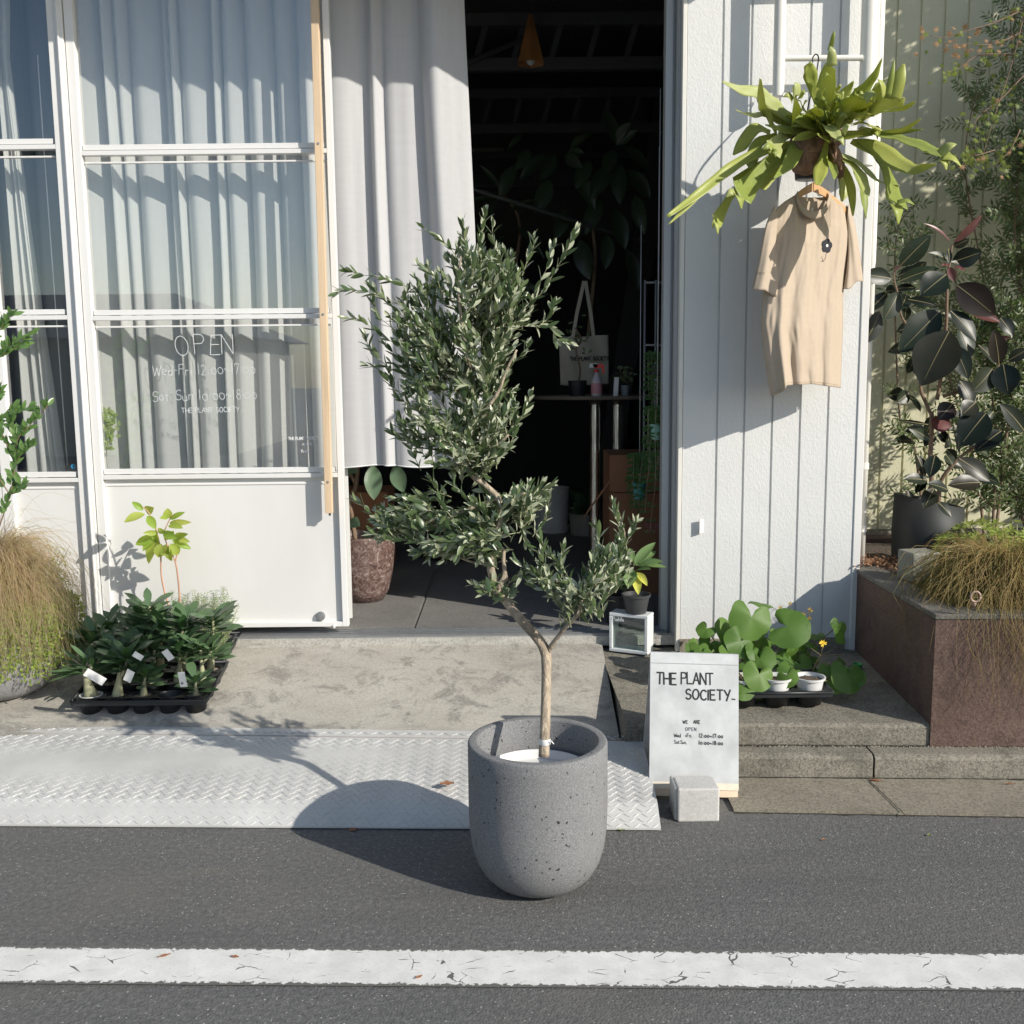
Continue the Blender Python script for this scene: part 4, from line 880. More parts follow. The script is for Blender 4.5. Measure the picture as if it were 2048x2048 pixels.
g.build('bar', M['hanger'], hg, smooth=False)
g = MB(); g.tube(spl([c+Vector((0,0,.01)), c+Vector((0,0,.05)), c+Vector((.018,0,.07)), c+Vector((.01,0,.10)), c+Vector((-.012,0,.095))],5), .0022, 6); g.build('hook', M['alum'], hg)
def interp(tab, y):
    for (y0, x0), (y1, x1) in zip(tab[:-1], tab[1:]):
        if y <= y1: return x0+(x1-x0)*max(0,(y-y0))/(y1-y0)
    return tab[-1][1]
def sm(tab, y, h=10): return sum(interp(tab, y+k) for k in (-h,-h/2,0,h/2,h))/5
Lb = [(400,1548),(425,1545),(480,1543),(560,1532),(592,1525),(653,1522),(710,1528),(792,1541)]
Rb = [(400,1700),(425,1702),(470,1702),(540,1692),(592,1686),(649,1686),(699,1684),(778,1681)]
def hem(s):  # v of the hem across s
    tab = [(0,793),(.10,790),(.22,779),(.245,771),(.6,768),(1,776)]
    return sm(tab, s, .01)
def topv(s, back):
    # shoulder + neck curve in v
    tab = [(0,428),(.06,414),(.15,402),(.26,391.5),(.30,390)] if True else 0
    if s <= .30: return interp(tab, s)
    if s >= .74: return interp([(.74,391),(.80,394),(.88,402),(.96,412),(1,426)], s)
    q = (s-.30)/.44*2-1; dep = (12 if back else 46)
    return 390.5+dep*(1-abs(q)**2.3)**.6
def shirt_pt(s, t, back):
    v0 = topv(s, back); v1 = hem(s)
    v = v0+(v1-v0)*t
    u = sm(Lb, v)+(sm(Rb, v)-sm(Lb, v))*s
    prof = (max(0,1-(2*s-1)**2))**.5
    th = (.035+.055*min(1,t*1.5))*prof*min(1,.25+t*5)
    fold = .007*math.sin(s*17+1.2*math.sin(t*2)+t*1.5)*min(1,t*2)*prof + .007*math.sin(s*31+t*2.0+2)*t*prof
    fold += .012*noise.noise(Vector((s*7, t*2.2, 3+back)))*min(1,t*3) + .004*noise.noise(Vector((s*22, t*9, 5)))
    sag = .02*math.exp(-((s-.24)/.05)**2)*t
    y = SY + SO(u) + (th*.55 if back else -th+fold-sag)
    if back: v = v0+(v1-2-v0)*t
    return P(u, v, y)
g = MB(); g.grid(lambda s,t: shirt_pt(s,t,False), 90, 110); g.build('front', M['shirt'], st, solid=.0012)
g = MB(); g.grid(lambda s,t: shirt_pt(s,t,True), 50, 60); g.build('back', M['shirt'], st, solid=.0012)
# collar
g = MB()
def colpt(s, t, back):
    ss = .285+(.755-.285)*s; q = s*2-1; dep = (14 if back else 47); wd_ = 15 if not back else 11
    v = 390+dep*(1-abs(q)**2.3)**.6 + (t-1)*wd_*(.55+.45*(1-abs(q)**2)) + (0 if not back else 2)
    u = sm(Lb,400)+(sm(Rb,400)-sm(Lb,400))*(ss+ (1-t)*.028*(-q))
    y = SY+SO(u)+(.02*(1-q*q) if back else -.018-.030*(1-q*q)) - (.004 if not back else 0)
    return P(u, v, y)
g.grid(lambda s,t: colpt(s,t,False), 40, 4); g.grid(lambda s,t: colpt(s,t,True), 40, 4); g.build('collar', M['shirt'], st, solid=.002)
g = MB(); p = P(1621,421,SY+SO(1621)+.012); g.obox(p, (.012,0,0), (0,.0008,0), (0,0,.010)); g.build('neck_label', M['white'], st, smooth=False)
def sleeve(pts_top, pts_bot, seed, dy=0):
    # pts_top: outer edge polyline, pts_bot: inner edge polyline (pixels), from shoulder to hem
    g = MB(); n = 28
    a = spl([Vector((x,y,0)) for x, y in pts_top], 6); b = spl([Vector((x,y,0)) for x, y in pts_bot], 6)
    def gp(l, t): i = t*(len(l)-1); k = min(len(l)-2,int(i)); return l[k].lerp(l[k+1], i-k)
    def f(s, t):
        an = s*2*math.pi; c_ = (1-math.cos(an))/2; p = gp(a,t).lerp(gp(b,t), c_)
        back = math.sin(an) < 0; th = .038*min(1,.35+t)*math.sin(an)
        th += .006*math.sin(c_*12+t*3+seed)*t*(0 if back else 1)
        v = p.y + (t*3*math.sin(c_*9+seed)) - (4*t if back else 0)
        return P(p.x, v, SY+SO(p.x)+dy-th)
    g.grid(f, 40, 24); return g.build('sleeve', M['shirt'], st, solid=.0015)
sl1 = sleeve([(1549,410),(1532,450),(1518,520),(1505,577)], [(1556,440),(1552,485),(1556,540),(1561,592)], 1, -.03)
sl2 = sleeve([(1697,408),(1710,450),(1720,510),(1726,560)], [(1694,440),(1696,500),(1692,545),(1685,582)], 2, -.01)
# seams and prints (just proud of the cloth)
def fp(u, v, off=.004):
    # find s for pixel
    s = (u-sm(Lb,v))/(sm(Rb,v)-sm(Lb,v)); v0 = topv(s,False); t = (v-v0)/(hem(s)-v0); return shirt_pt(s,t,False)+Vector((0,-off,0))
g = MB(); fc = (1653.5,491.5)
n = 50; ringp = []
for k in range(n):
    a = 2*math.pi*k/n; r_ = 10.0*(1+.28*abs(math.cos(2.5*a+.3))**.7)*(1) 
    ringp.append((fc[0]+r_*.82*math.cos(a), fc[1]+r_*1.15*math.sin(a)))
vs = [fp(*fc,.005)]+[fp(fc[0]+(x-fc[0])*q, fc[1]+(y-fc[1])*q,.0045) for q in (.33,.66,1) for x, y in ringp]
g.add(vs, [(0,1+k,1+(k+1)%n) for k in range(n)]+[(1+j*n+k,1+j*n+(k+1)%n,1+(j+1)*n+(k+1)%n,1+(j+1)*n+k) for j in range(2) for k in range(n)])
g.build('flower_print', simple('navy_print',(.018,.018,.028),.8), st, smooth=False)
g = MB(); vs = [fp(*fc,.0062)]+[fp(fc[0]+2.4*math.cos(2*math.pi*k/16), fc[1]+3.0*math.sin(2*math.pi*k/16),.006) for k in range(16)]
g.add(vs, [(0,1+k,1+(k+1)%16) for k in range(16)]); g.build('flower_centre', M['white'], st, smooth=False)
g = MB(); 
def line(uvs, w): g.tube([fp(u,v,.0035) for u,v in uvs], w, 4)
line([(1652,503),(1651.5,510),(1651,516),(1648,520),(1645,521)], .0007); line([(1643,513),(1645,519),(1645,524)], .0006); line([(1642,522),(1648,523)], .0006)
g.build('stem_print', M['ink'], st)
M['seam'] = simple('shirt_seam', (.40,.29,.19), .9)
g = MB(); g.tube([shirt_pt(s/40,.985,False)+Vector((0,-.0015,0)) for s in range(1,40)], .0008, 4); g.tube([colpt(s/40,1,False)+Vector((0,-.002,-.001)) for s in range(2,39)], .0009, 4); g.build('stitching', M['seam'], st)
g = MB(); write(g, 'OCIETY', P(1511.5,549,SY+SO(1512)-.078), Vector((1,0,-.03)), Vector((0,0,1)), .0085, .0012, .2, .02); g.build('sleeve_print', M['ink'], sl1, smooth=False)
sl1.children[0].location = (0,0,0)
# ================================================================= RIGHT SIDE PLANTS
M['rubberleaf'] = leafmat('burgundy_leaf', [(.006,.010,.007),(.012,.019,.012),(.028,.042,.022),(.025,.014,.012)], (.09,.04,.03), .36, .04, .28)
M['rubberred'] = leafmat('reddish_leaf', [(.16,.05,.05),(.10,.05,.04)], (.25,.10,.09), .35, .2, .5)
rpt = thing('rubber_plant', 'dark burgundy rubber plant with big glossy leaves in the charcoal cylinder pot', 'plant', P(1858,1000,4.75))
RY = 4.70
def Ra(x, y, d=0): return P(1700+x*.2070, 400+y*.2070, RY+d)
def Rb_(x, y, d=0): return P(1700+x*.2329, 800+y*.2329, RY+d)
kA, kB = .2070*px(600,RY), .2329*px(950,RY); RR = random.Random(3)
def bigleaf(mb, a, b, w, bend=.12, cup=.35, nrm=None, tipw=.06, vein=None):
    d = b-a; n = 9; nr = nrm or Vector((RR.uniform(-.6,.6), -1, RR.uniform(-.1,.9)))
    nr = (nr-d.normalized()*nr.dot(d.normalized())).normalized(); pts = []; ws = []
    for i in range(n+1):
        t = i/n; pts.append(a+d*t+nr*(bend*d.length*(math.sin(math.pi*t)*.5)))
        ws.append(w*(max(.04,math.sin(math.pi*min(1,t**.9*.98+.01))**.85) if t < 1 else tipw*.4))
    mb.ribbon(pts, ws, nr, cup, 3, .012)
    if vein: vein.ribbon([p+nr*.0012 for p in pts[:-1]], [.0045-.0035*i/n for i in range(n)], nr, 0, 1)
LA = [((480,640),(780,340),180,-.03),((400,760),(115,720),150,-.06),((460,740),(720,650),110,.03),((470,790),(860,660),140,.0),((450,860),(640,850),95,.03),((470,890),(320,1160),170,-.1),((285,1075),(133,1390),170,-.06),
 ((960,580),(755,510),75,.03),((985,600),(1275,500),170,.02),((930,720),(680,925),230,-.15),((1030,820),(1400,1115),250,-.15),((970,1070),(1215,1365),180,-.15),((870,1070),(475,1475),270,-.08),
 ((960,1265),(690,1795),380,-.2),((1060,1250),(1150,1540),190,-.05),((1000,1400),(1145,1735),165,-.12),((1440,1590),(1390,1250),160,-.1),((1480,1585),(1530,1880),230,-.12),((1375,1630),(1180,1850),210,-.1),((1060,1740),(1180,1990),180,.0),
 ((1240,1400),(1410,1590),100,-.05),((1530,1550),(1720,1440),110,-.05),((1450,1140),(1570,1315),140,.0),((560,960),(840,1020),90,.02),((880,1180),(700,1060),60,.05),((1000,450),(1150,380),90,.02),((950,470),(960,620),50,-.02),((600,700),(740,600),90,.04),((1120,640),(960,600),60,.03)]
LB = [((880,30),(760,170),150,-.02),((1080,20),(960,130),140,-.1),((1170,110),(945,395),240,-.12),((1300,265),(1070,445),150,-.02),((1500,270),(1285,30),140,-.12),((670,210),(405,170),34,-.05),((690,340),(490,232),80,-.02),
 ((730,470),(685,665),120,-.1),((665,690),(465,680),100,-.1),((845,775),(665,720),105,-.15),((935,500),(1200,700),150,-.12),((1120,710),(840,735),140,.02),((755,880),(870,1005),95,-.2),((720,760),(635,930),120,-.1),((890,200),(935,460),70,.02),((820,470),(880,560),100,-.03),((1230,100),(1160,170),60,0),((990,250),(850,260),60,.03)]
g = MB(); gv = MB()
for k in range(34):
    x_ = RR.uniform(1770,1960); y_ = RR.uniform(560,980); an = RR.uniform(-.6,3.7); L_ = RR.uniform(30,58); a_ = P(x_,y_,RY+RR.uniform(.02,.14)); b_ = P(x_+math.cos(an)*L_, y_+abs(math.sin(an))*L_*.9, RY+RR.uniform(.0,.1)); bigleaf(g, a_, b_, RR.uniform(20,30)*px(700,RY), .10, .2, vein=gv)
for a, b, w, d in LA: bigleaf(g, Ra(*a,d), Ra(*b,d-.03), w*kA*1.12, .10, .16, vein=gv)
for a, b, w, d in LB: bigleaf(g, Rb_(*a,d), Rb_(*b,d-.03), w*kB*1.12, .10, .16, vein=gv)
gv.build('midribs', simple('leaf_midrib', (.20,.17,.08), .5, var=.2), rpt)
g.build('foliage', M['rubberleaf'], rpt)
g = MB()
for a, b, w in (((965,400),(712,225),55),((1005,410),(1278,140),85),((960,650),(1010,790),80),((960,640),(880,630),40),((1000,640),(1115,690),50),((1150,1090),(1450,1180),130),((430,680),(490,630),30),((1420,1330),(1560,1330),40)): bigleaf(g, Ra(*a,-.02), Ra(*b,-.05), w*kA)
bigleaf(g, Rb_(700,170,.0), Rb_(870,240,-.02), 170*kB, .05, .1)
g.build('young_leaves', M['rubberred'], rpt)
g = MB()
def tb(pts, r0, r1, f=Ra): 
    S = spl([f(*p) for p in pts], 4); g.tube(S, [r0+(r1-r0)*i/(len(S)-1) for i in range(len(S))], 8)
tb([(985,430,0),(965,600,0),(940,760,0),(935,1000,0),(925,1260,0),(880,1700,.02),(840,1930,.03)], .0045, .010)
tb([(430,640,0),(430,780,0),(460,900,0),(490,1100,0),(540,1200,0)], .003, .006)
tb([(540,1200,0),(700,1500,.03),(680,1800,.03),(720,1930,.03)], .006, .009)
tb([(1440,1590,0),(1400,1650,0),(1200,1780,0),(900,1900,.02)], .004, .008)
tb([(700,100,.03),(700,300,.03),(690,480,.03),(700,700,.03),(680,900,.04)], .011, .012, Rb_)
tb([(1090,390,0),(960,480,0),(880,560,0),(780,700,.02),(760,900,.03)], .007, .011, Rb_)
tb([(640,0,.03),(680,90,.03),(700,120,.03)], .008, .009, Rb_)
g.build('stem', M['brownbark'], rpt)
rc = P(1858,1000,4.78); rr = 66*px(1000,4.78); zb2 = TZ-.04
M['charcoal'] = simple('charcoal_resin', (.022,.025,.024), .6, var=.15)
rpo = thing('cylinder_pot', 'tall charcoal cylinder pot holding the rubber plant in the trough', 'plant pot', Vector((rc.x,rc.y,zb2)))
ht = rc.z-zb2
def slant(mb):      # slightly tilted rim
    n = 48; vs = []; prof = [(rr*1.0,0),(rr*1.04,ht*.5),(rr*1.0,ht),(rr*.94,ht),(rr*.92,ht*.6),(0,ht*.8)]
    for r_, z in prof:
        for k in range(n):
            a = 2*math.pi*k/n; vs.append((rc.x+r_*math.cos(a), rc.y+r_*math.sin(a), zb2+z*(1-.10*math.cos(a)*(z > ht*.4))))
    mb.add(vs, [(i*n+k,i*n+(k+1)%n,(i+1)*n+(k+1)%n,(i+1)*n+k) for i in range(len(prof)-1) for k in range(n)])
g = MB(); slant(g); g.build('shell', M['charcoal'], rpo)
# ---------------------------------------------------------------- narrow leaved shrubs against the cream wall
M['shrubleaf'] = leafmat('shrub_leaf', [(.045,.080,.020),(.085,.135,.032),(.16,.22,.055)], (.12,.16,.06), .40, .30, .5)
M['mapleleaf'] = leafmat('maple_leaf', [(.13,.19,.04),(.20,.24,.05),(.16,.20,.05)], None, .5, .45, .3, (.35,.40,.06))
M['mapledry'] = leafmat('dry_maple_leaf', [(.34,.20,.11),(.40,.27,.15)], None, .6, .4, .3, (.5,.3,.15))
SR = random.Random(17)
def shrub(name, label, stems, nshoot, L, Wd, mat, spread, cat='shrub', shape='lance'):
    b0 = P(*stems[0][0][:2], stems[0][0][2]); t = thing(name, label, cat, b0)
    gs = MB(); gl = MB()
    for st_ in stems:
        S = spl([P(u,v,Y) for u,v,Y in st_], 6); n = len(S); gs.tube(S, [.008*(1-.8*i/n)+.001 for i in range(n)], 6)
        for k in range(nshoot):
            i = SR.randint(int(n*.12), n-1); p = S[i]
            d = Vector((SR.uniform(-1,1), SR.uniform(-.8,.5), SR.uniform(.0,1.0))).normalized(); ln = SR.uniform(.4,1)*spread
            q = p+d*ln; gs.tube([p, p.lerp(q,.5)+Vector((0,0,.01)), q], [.0016,.0012,.0008], 4, cap=False)
            m = int(ln/(L*.42))
            for j in range(m):
                f = (j+.5)/m; pp_ = p.lerp(q,f)+Vector((0,0,.01*math.sin(f*3.1)))
                for sg in (1,-1):
                    sd = d.cross(Vector((SR.uniform(-.4,.4),-1,SR.uniform(-.2,.5)))).normalized()*sg
                    ld = (d*.6+sd*.8+Vector((0,SR.uniform(-.3,.3),-.1))).normalized()
                    gl.leaf(pp_, ld, Vector((SR.uniform(-.7,.7),-1,SR.uniform(0,1))), L*SR.uniform(.6,1.1), Wd*SR.uniform(.7,1.1), shape, .15, .2, 2)
            gl.leaf(q, d, Vector((SR.uniform(-.6,.6),-1,.4)), L, Wd, shape, .1, .2, 2)
    gs.build('stems', M['brownbark'], t); gl.build('foliage', mat, t); return t
YS = 5.35
shrub('slender_shrub', 'tall twiggy shrub with narrow green leaves behind the rubber plant', [
  [(1985,1090,5.1),(1990,980,5.15),(2005,880,5.3),(1990,700,YS),(1960,520,YS),(1930,330,YS),(1950,190,YS)],
  [(1990,1080,5.1),(2010,900,5.2),(2030,700,YS),(2040,450,YS),(2030,220,YS),(2020,20,YS)],
  [(1970,1085,5.15),(1950,930,5.3),(1900,760,YS),(1850,600,YS),(1830,480,YS)]], 78, .048, .013, M['shrubleaf'], .24)
shrub('slender_shrub', 'dense narrow leaved shrub filling the right picture edge below the maple', [
  [(2070,1080,5.2),(2060,850,5.2),(2050,650,5.25),(2030,480,5.2),(2040,330,5.2)], [(2100,1080,5.2),(2100,800,5.2),(2080,500,5.2),(2100,250,5.2)], [(2060,1080,5.3),(2000,900,5.3),(1980,760,5.3),(1960,640,5.3)]], 105, .052, .016, M['shrubleaf'], .28)
shrub('sparse_shrub', 'sparse low twiggy shrub in front of the cream wall beside the drain pipe', [
  [(1850,1080,5.3),(1830,900,5.35),(1800,840,5.4),(1790,500,5.45),(1820,420,5.45)]], 40, .048, .013, M['shrubleaf'], .16)
# off to the right the shrubbery goes on and shades the wall
def R3(x, y, z): return Vector((x,y,z))
def mass(name, label, c, r, n, L, Wd, mat, cat='tree'):
    t = thing(name, label, cat, Vector((c[0],c[1],0))); gl = MB(); gt = MB()
    gt.tube([Vector((c[0],c[1],.3)), Vector((c[0]+.05,c[1],c[2]*.6)), Vector(c)], [.05,.035,.015], 8)
    cl = [Vector((c[0]+r[0]*SR.uniform(-1,1), c[1]+r[1]*SR.uniform(-1,1), c[2]+r[2]*SR.uniform(-1,1))) for _ in range(n//38)]
    for q in cl:
        gt.tube([Vector((c[0],c[1],min(q.z,c[2])-.2)), q], [.008,.003], 5, cap=False)
        for k in range(38):
            p = q+Vector((SR.gauss(0,.09),SR.gauss(0,.09),SR.gauss(0,.08)))
            gl.leaf(p, (SR.uniform(-1,1),SR.uniform(-1,1),SR.uniform(-.6,.4)), (SR.uniform(-.6,.6),SR.uniform(-1,0),1), L*SR.uniform(.7,1.2), Wd, 'ovate', .15, .2, 2)
    gt.build('trunk', M['brownbark'], t); gl.build('crown', mat, t); return t
mass('leafy_tree', 'leafy tree right of the picture shading the cream wall', (4.05,4.9,3.45), (1.1,.40,1.0), 11000, .095, .045, M['shrubleaf'])
mass('leafy_bush', 'low dense bush right of the picture beside the cream wall', (3.7,4.9,1.05), (.3,.3,.4), 1500, .08, .04, M['shrubleaf'], 'bush')
# maple branch, star leaves
mp = thing('maple_tree', 'thin maple branches with star leaves, partly dried brown, in the upper right corner', 'tree', P(2040,0,4.9))
gm = MB(); gd = MB(); gb = MB(); MY = 4.95
def star(mb, p, r, nrm):
    nrm = Vector(nrm).normalized(); a = nrm.cross(Vector((.2,.1,1))).normalized(); b = nrm.cross(a); th0 = SR.uniform(0,6.28); vs = [p]; n = 7
    for k in range(n*2):
        th = th0+2*math.pi*k/(n*2); rr_ = r*(SR.uniform(.8,1.05) if k%2 == 0 else .32); vs.append(p+(a*math.cos(th)+b*math.sin(th))*rr_-nrm*(rr_*.15))
    mb.add(vs, [(0,1+k,1+(k+1)%(2*n)) for k in range(2*n)])
br = [([(2060,-60),(2045,40),(2020,140),(1990,230),(1960,330)],1), ([(2045,20),(1990,45),(1940,60),(1895,75),(1860,72)],2), ([(2030,110),(1960,110),(1920,135),(1895,145)],1), ([(2050,60),(2000,85),(1960,90),(1930,85)],2), ([(2048,150),(2000,200),(1960,230),(1945,260)],1), ([(2040,260),(2020,300),(1990,330)],1), ([(1990,300),(1955,310),(1915,312)],1)]
for pts, kind in br:
    S = spl([P(u,v,MY-.02*i) for i,(u,v) in enumerate(pts)], 5); gb.tube(S, [.004-.003*i/len(S) for i in range(len(S))], 5)
    for k in range(30):
        p = S[SR.randint(2,len(S)-1)]+Vector((SR.gauss(0,.032),SR.gauss(0,.04),SR.gauss(-.01,.028)))
        star(gd if (kind == 2 and SR.random() < .65) or SR.random() < .08 else gm, p, SR.uniform(.014,.024), (SR.uniform(-.6,.6),-1,SR.uniform(-.4,1)))
gb.build('branch', M['brownbark'], mp); gm.build('foliage', M['mapleleaf'], mp); gd.build('dried_leaves', M['mapledry'], mp)
# ---------------------------------------------------------------- trough contents
M['grass2'] = leafmat('bronze_sedge', [(.12,.065,.022),(.22,.15,.045),(.14,.15,.04),(.36,.25,.10),(.17,.10,.03)], None, .6, .25, .3)
M['grassL'] = leafmat('tan_sedge', [(.30,.21,.12),(.46,.36,.20),(.16,.18,.05),(.52,.41,.29),(.20,.13,.08),(.30,.30,.11)], None, .6, .25, .3)
def tussock(name, label, c, n, hgt, rad, mat, drop, seed, w=.0026, lean=(0,0), fwd=0, front=True):
    r = random.Random(seed); t = thing(name, label, 'grass', c); g = MB()
    for k in range(n):
        az = r.uniform(0, 2*math.pi); 
        if front and r.random() < .55: az = r.uniform(math.pi*1.0, math.pi*2.0)
        d = Vector((math.cos(az), math.sin(az), 0)); o = c+d*r.uniform(0,.05)
        h = hgt*r.uniform(.45,1.1); rd = rad*r.uniform(.4,1.15); dr = drop*r.uniform(.2,1.1)
        lv = Vector((lean[0],lean[1],0))
        j = lambda q: Vector((r.gauss(0,q),r.gauss(0,q),r.gauss(0,q*.7))); jj = rad*.09; p = [o, o+d*rd*.18+Vector((0,0,h*.75))+j(jj*.5), o+d*rd*.55+Vector((0,0,h))+lv*.5+j(jj), o+d*rd*.9+Vector((0,0,h*.55-dr*.3))+lv+j(jj*1.3), o+d*rd*1.02+Vector((0,0,h*.2-dr))+lv*1.2+j(jj*1.8)]
        g.blade(spl(p,3), w*r.uniform(.7,1.3))
    return t, g, g.build('blades', mat, t)
gc = P(2010,1130,4.08); gc.z = TZ-.02
tussock('sedge_grass', 'bronze sedge tussock spilling over the coping of the rust stained trough', gc, 3000, .20, .39, M['grass2'], .32, 4, .0021, (.03,-.05))
# variegated bush
M['varleaf'] = leafmat('yellow_green_leaf', [(.20,.26,.05),(.33,.38,.10),(.26,.30,.07)], None, .4, .3, .5)
vb = thing('variegated_bush', 'low yellow green bush with whorled leaves behind the bronze sedge', 'bush', P(2010,1120,4.45)); g = MB(); gs = MB()
vc_ = P(2030,1100,4.5)
for k in range(150):
    q = Vector((SR.uniform(-1,1),SR.uniform(-1,1),SR.uniform(-.4,1))); 
    if q.length > 1: q.normalize()
    p = vc_+Vector((q.x*.34,q.y*.24,q.z*.13+.0)); gs.tube([Vector((vc_.x+q.x*.1,vc_.y,TZ)),p], [.004,.002], 4, cap=False)
    up_ = (Vector((q.x*.5,q.y*.5-.2,1))).normalized(); a_ = up_.cross(Vector((1,.1,0))).normalized(); b_2 = up_.cross(a_)
    for j in range(9):
        th = j*.7+k; g.leaf(p, (a_*math.cos(th)+b_2*math.sin(th)+up_*SR.uniform(.1,.7)), up_, SR.uniform(.032,.048), .013, 'obov', .15, .2, 3)
gs.build('stems', M['twig'], vb); g.build('foliage', M['varleaf'], vb)
# white block + ring
wb = thing('white_block', 'weathered pale square block standing on the trough between pot and sedge', 'block', P(1840,1150,4.3))
bl_ = P(1819,1152,4.28); bl_.z = TZ; bs_ = 50*px(1120,4.2)
g = MB(); g.obox(bl_+Vector((bs_*.62,.07,bs_*.62)), Vector((bs_*.62,.012,0)), Vector((-.01,.06,0)), (0,0,bs_*.6)); g.build('block', mk_concrete('old_block', (.24,.24,.20), (.33,.33,.28), (.14,.14,.11), .3, .5), wb, smooth=False, bevel=.006)
rg = thing('metal_ring', 'rusty metal ring lying on the front corner of the trough below the sedge', 'ring', P(1950,1195,3.84))
rc_ = P(1950,1193,TY-.035); g = MB(); g.tube([rc_+Vector((.018*math.cos(a*.42),-.004,.019*math.sin(a*.42))) for a in range(16)], .0045, 8); g.tube([rc_+Vector((0,.0,-.018)),rc_+Vector((0,.01,-.04))], .008, 8); g.build('ring', simple('rusty_metal',(.35,.25,.19),.6,.3,var=.3,vs=60), rg)
gl_ = thing('leaf_pile', 'small pile of brown fallen leaves at the back corner of the trough', 'leaves', P(1750,1112,4.6)); g = MB()
pc = P(1752,1112,4.66)
for k in range(260): g.leaf(Vector((pc.x+SR.gauss(0,.07), pc.y+SR.gauss(0,.06), TZ+.01+SR.uniform(0,.03))), (SR.uniform(-1,1),SR.uniform(-1,1),SR.uniform(-.3,.4)), (SR.uniform(-.5,.5),SR.uniform(-.5,.5),1), .022, .010, 'ovate', .4, .3, 2)
tag(gl_, kind='stuff'); g.build('fallen_leaves', leafmat('fallen_leaf',[(.22,.11,.06),(.32,.18,.10),(.14,.08,.05)],None,.8,.1), gl_)
# green scrap of plastic in the dark gap
g = MB(); q = P(1717,1283,4.35); q.z = .235; g.lathe(q, [(0,0),(.018,0),(.022,.012),(.020,.012),(.016,.003),(0,.003)], 20); tag(g.build('plastic_lid', simple('green_plastic',(.02,.30,.06),.4)), 'bright green plastic lid lying in the shaded gap beside the pillar', 'lid')
# ================================================================= FARFUGIUM TRAY ON THE STEP
M['farf'] = leafmat('leopard_leaf', [(.06,.125,.022),(.095,.18,.032),(.14,.235,.045)], (.15,.22,.09), .5, .25, .35)
M['yellow'] = simple('yellow_petal', (.85,.60,.04), .6, var=.1)
M['stalk'] = simple('leaf_stalk', (.16,.13,.06), .6, var=.3)
def FZc(x, y, Y): return P(1450+x*.20704, 1100+y*.20704, Y)
YF = 4.12
kF = .20704*px(1330,YF)
def kidney(mb, c, d, nrm, r, rip=.06, seed=0):
    """round leaf with a basal notch; c = petiole joint, d = towards the tip"""
    d = Vector(d).normalized(); nrm = Vector(nrm); nrm = (nrm-d*nrm.dot(d)).normalized(); sd = d.cross(nrm); n = 26; rings = (.35,.7,1.0); vs = [c]
    for q in rings:
        for k in range(n):
            th = (-1+2*(k/(n-1)))*math.radians(160); e_ = max(0,(abs(th)-2.2)/.6); rad = r*q*(1.0+.10*math.cos(th)+.12*max(0,-math.cos(th)))*(1-.62*min(1,e_)**2.2)*(1+.018*math.cos(9*th+seed))
            p = c+(d*math.cos(th)+sd*math.sin(th))*rad + nrm*(-.16*r*q*q + rip*r*math.sin(th*4+seed)*q*q )
            vs.append(p)
    fs = [(0,2+k,1+k) for k in range(n-1)]
    for j in range(2):
        for k in range(n-1): a = 1+j*n+k; b = 1+(j+1)*n+k; fs.append((a,a+1,b+1,b))
    mb.add(vs, fs)
def stalk(mb, a, b, r=.0022): m = a.lerp(b,.5)+Vector((0,0,.02))+Vector((b.x-a.x,0,0))*-.12; mb.tube(spl([a,m,b],5), r, 5, cap=False)
ftz = P(1560,1415,4.0)
ptray = G(1590,1423,.205)
# pots positions (world) in a tray 2x3
f0 = G(1560,1418,.207); TRX, TRY, TRZ = f0.x, f0.y, .207
ft = thing('leopard_plant_tray', 'black plastic carry tray on the step holding the leopard plants', 'tray', Vector((TRX,TRY+.12,TRZ)))
g = MB(); cell = .132; hT = .066
def tray(mb, x0, y0, z0, nx_, ny_, cell, hT, slope=0):
    for i in range(nx_):
        for j in range(ny_):
            cx_ = x0+(i+.5)*cell; cy_ = y0+(j+.5)*cell; zz = z0+slope*(j+.5)*cell; r = cell*.455; n = 24
            mb.lathe((cx_,cy_,zz), [(0,.004),(r*.72,.002),(r*.78,.0),(r*.96,hT-.006),(r,hT)], n)
            # square-to-round web
            vs = []; 
            for k in range(n):
                a = 2*math.pi*k/n; ca, sa = math.cos(a), math.sin(a); m = max(abs(ca),abs(sa)); h_ = cell*.5
                vs.append((cx_+r*ca, cy_+r*sa, zz+hT)); vs.append((cx_+h_*ca/m, cy_+h_*sa/m, zz+hT+.001))
            mb.add(vs, [(2*k,2*((k+1)%n),2*((k+1)%n)+1,2*k+1) for k in range(n)])
    X1, Y1 = x0+nx_*cell, y0+ny_*cell; t_ = .006; za_, zb__ = z0+hT, z0+hT+slope*ny_*cell
    rim = [(x0-t_,y0-t_,za_),(X1+t_,y0-t_,za_),(X1+t_,Y1+t_,zb__),(x0-t_,Y1+t_,zb__)]
    for p, q in zip(rim, rim[1:]+rim[:1]): mb.tube([Vector(p),Vector(q)], .0055, 6)
    for p, q in zip(rim, rim[1:]+rim[:1]): 
        p = Vector(p); q = Vector(q); mb.add([p,q,q-Vector((0,0,.018)),p-Vector((0,0,.018))], [(0,1,2,3)])
tray(g, TRX-1.5*cell, TRY, TRZ, 3, 2, cell, hT, .05); g.build('tray', M['black'], ft)
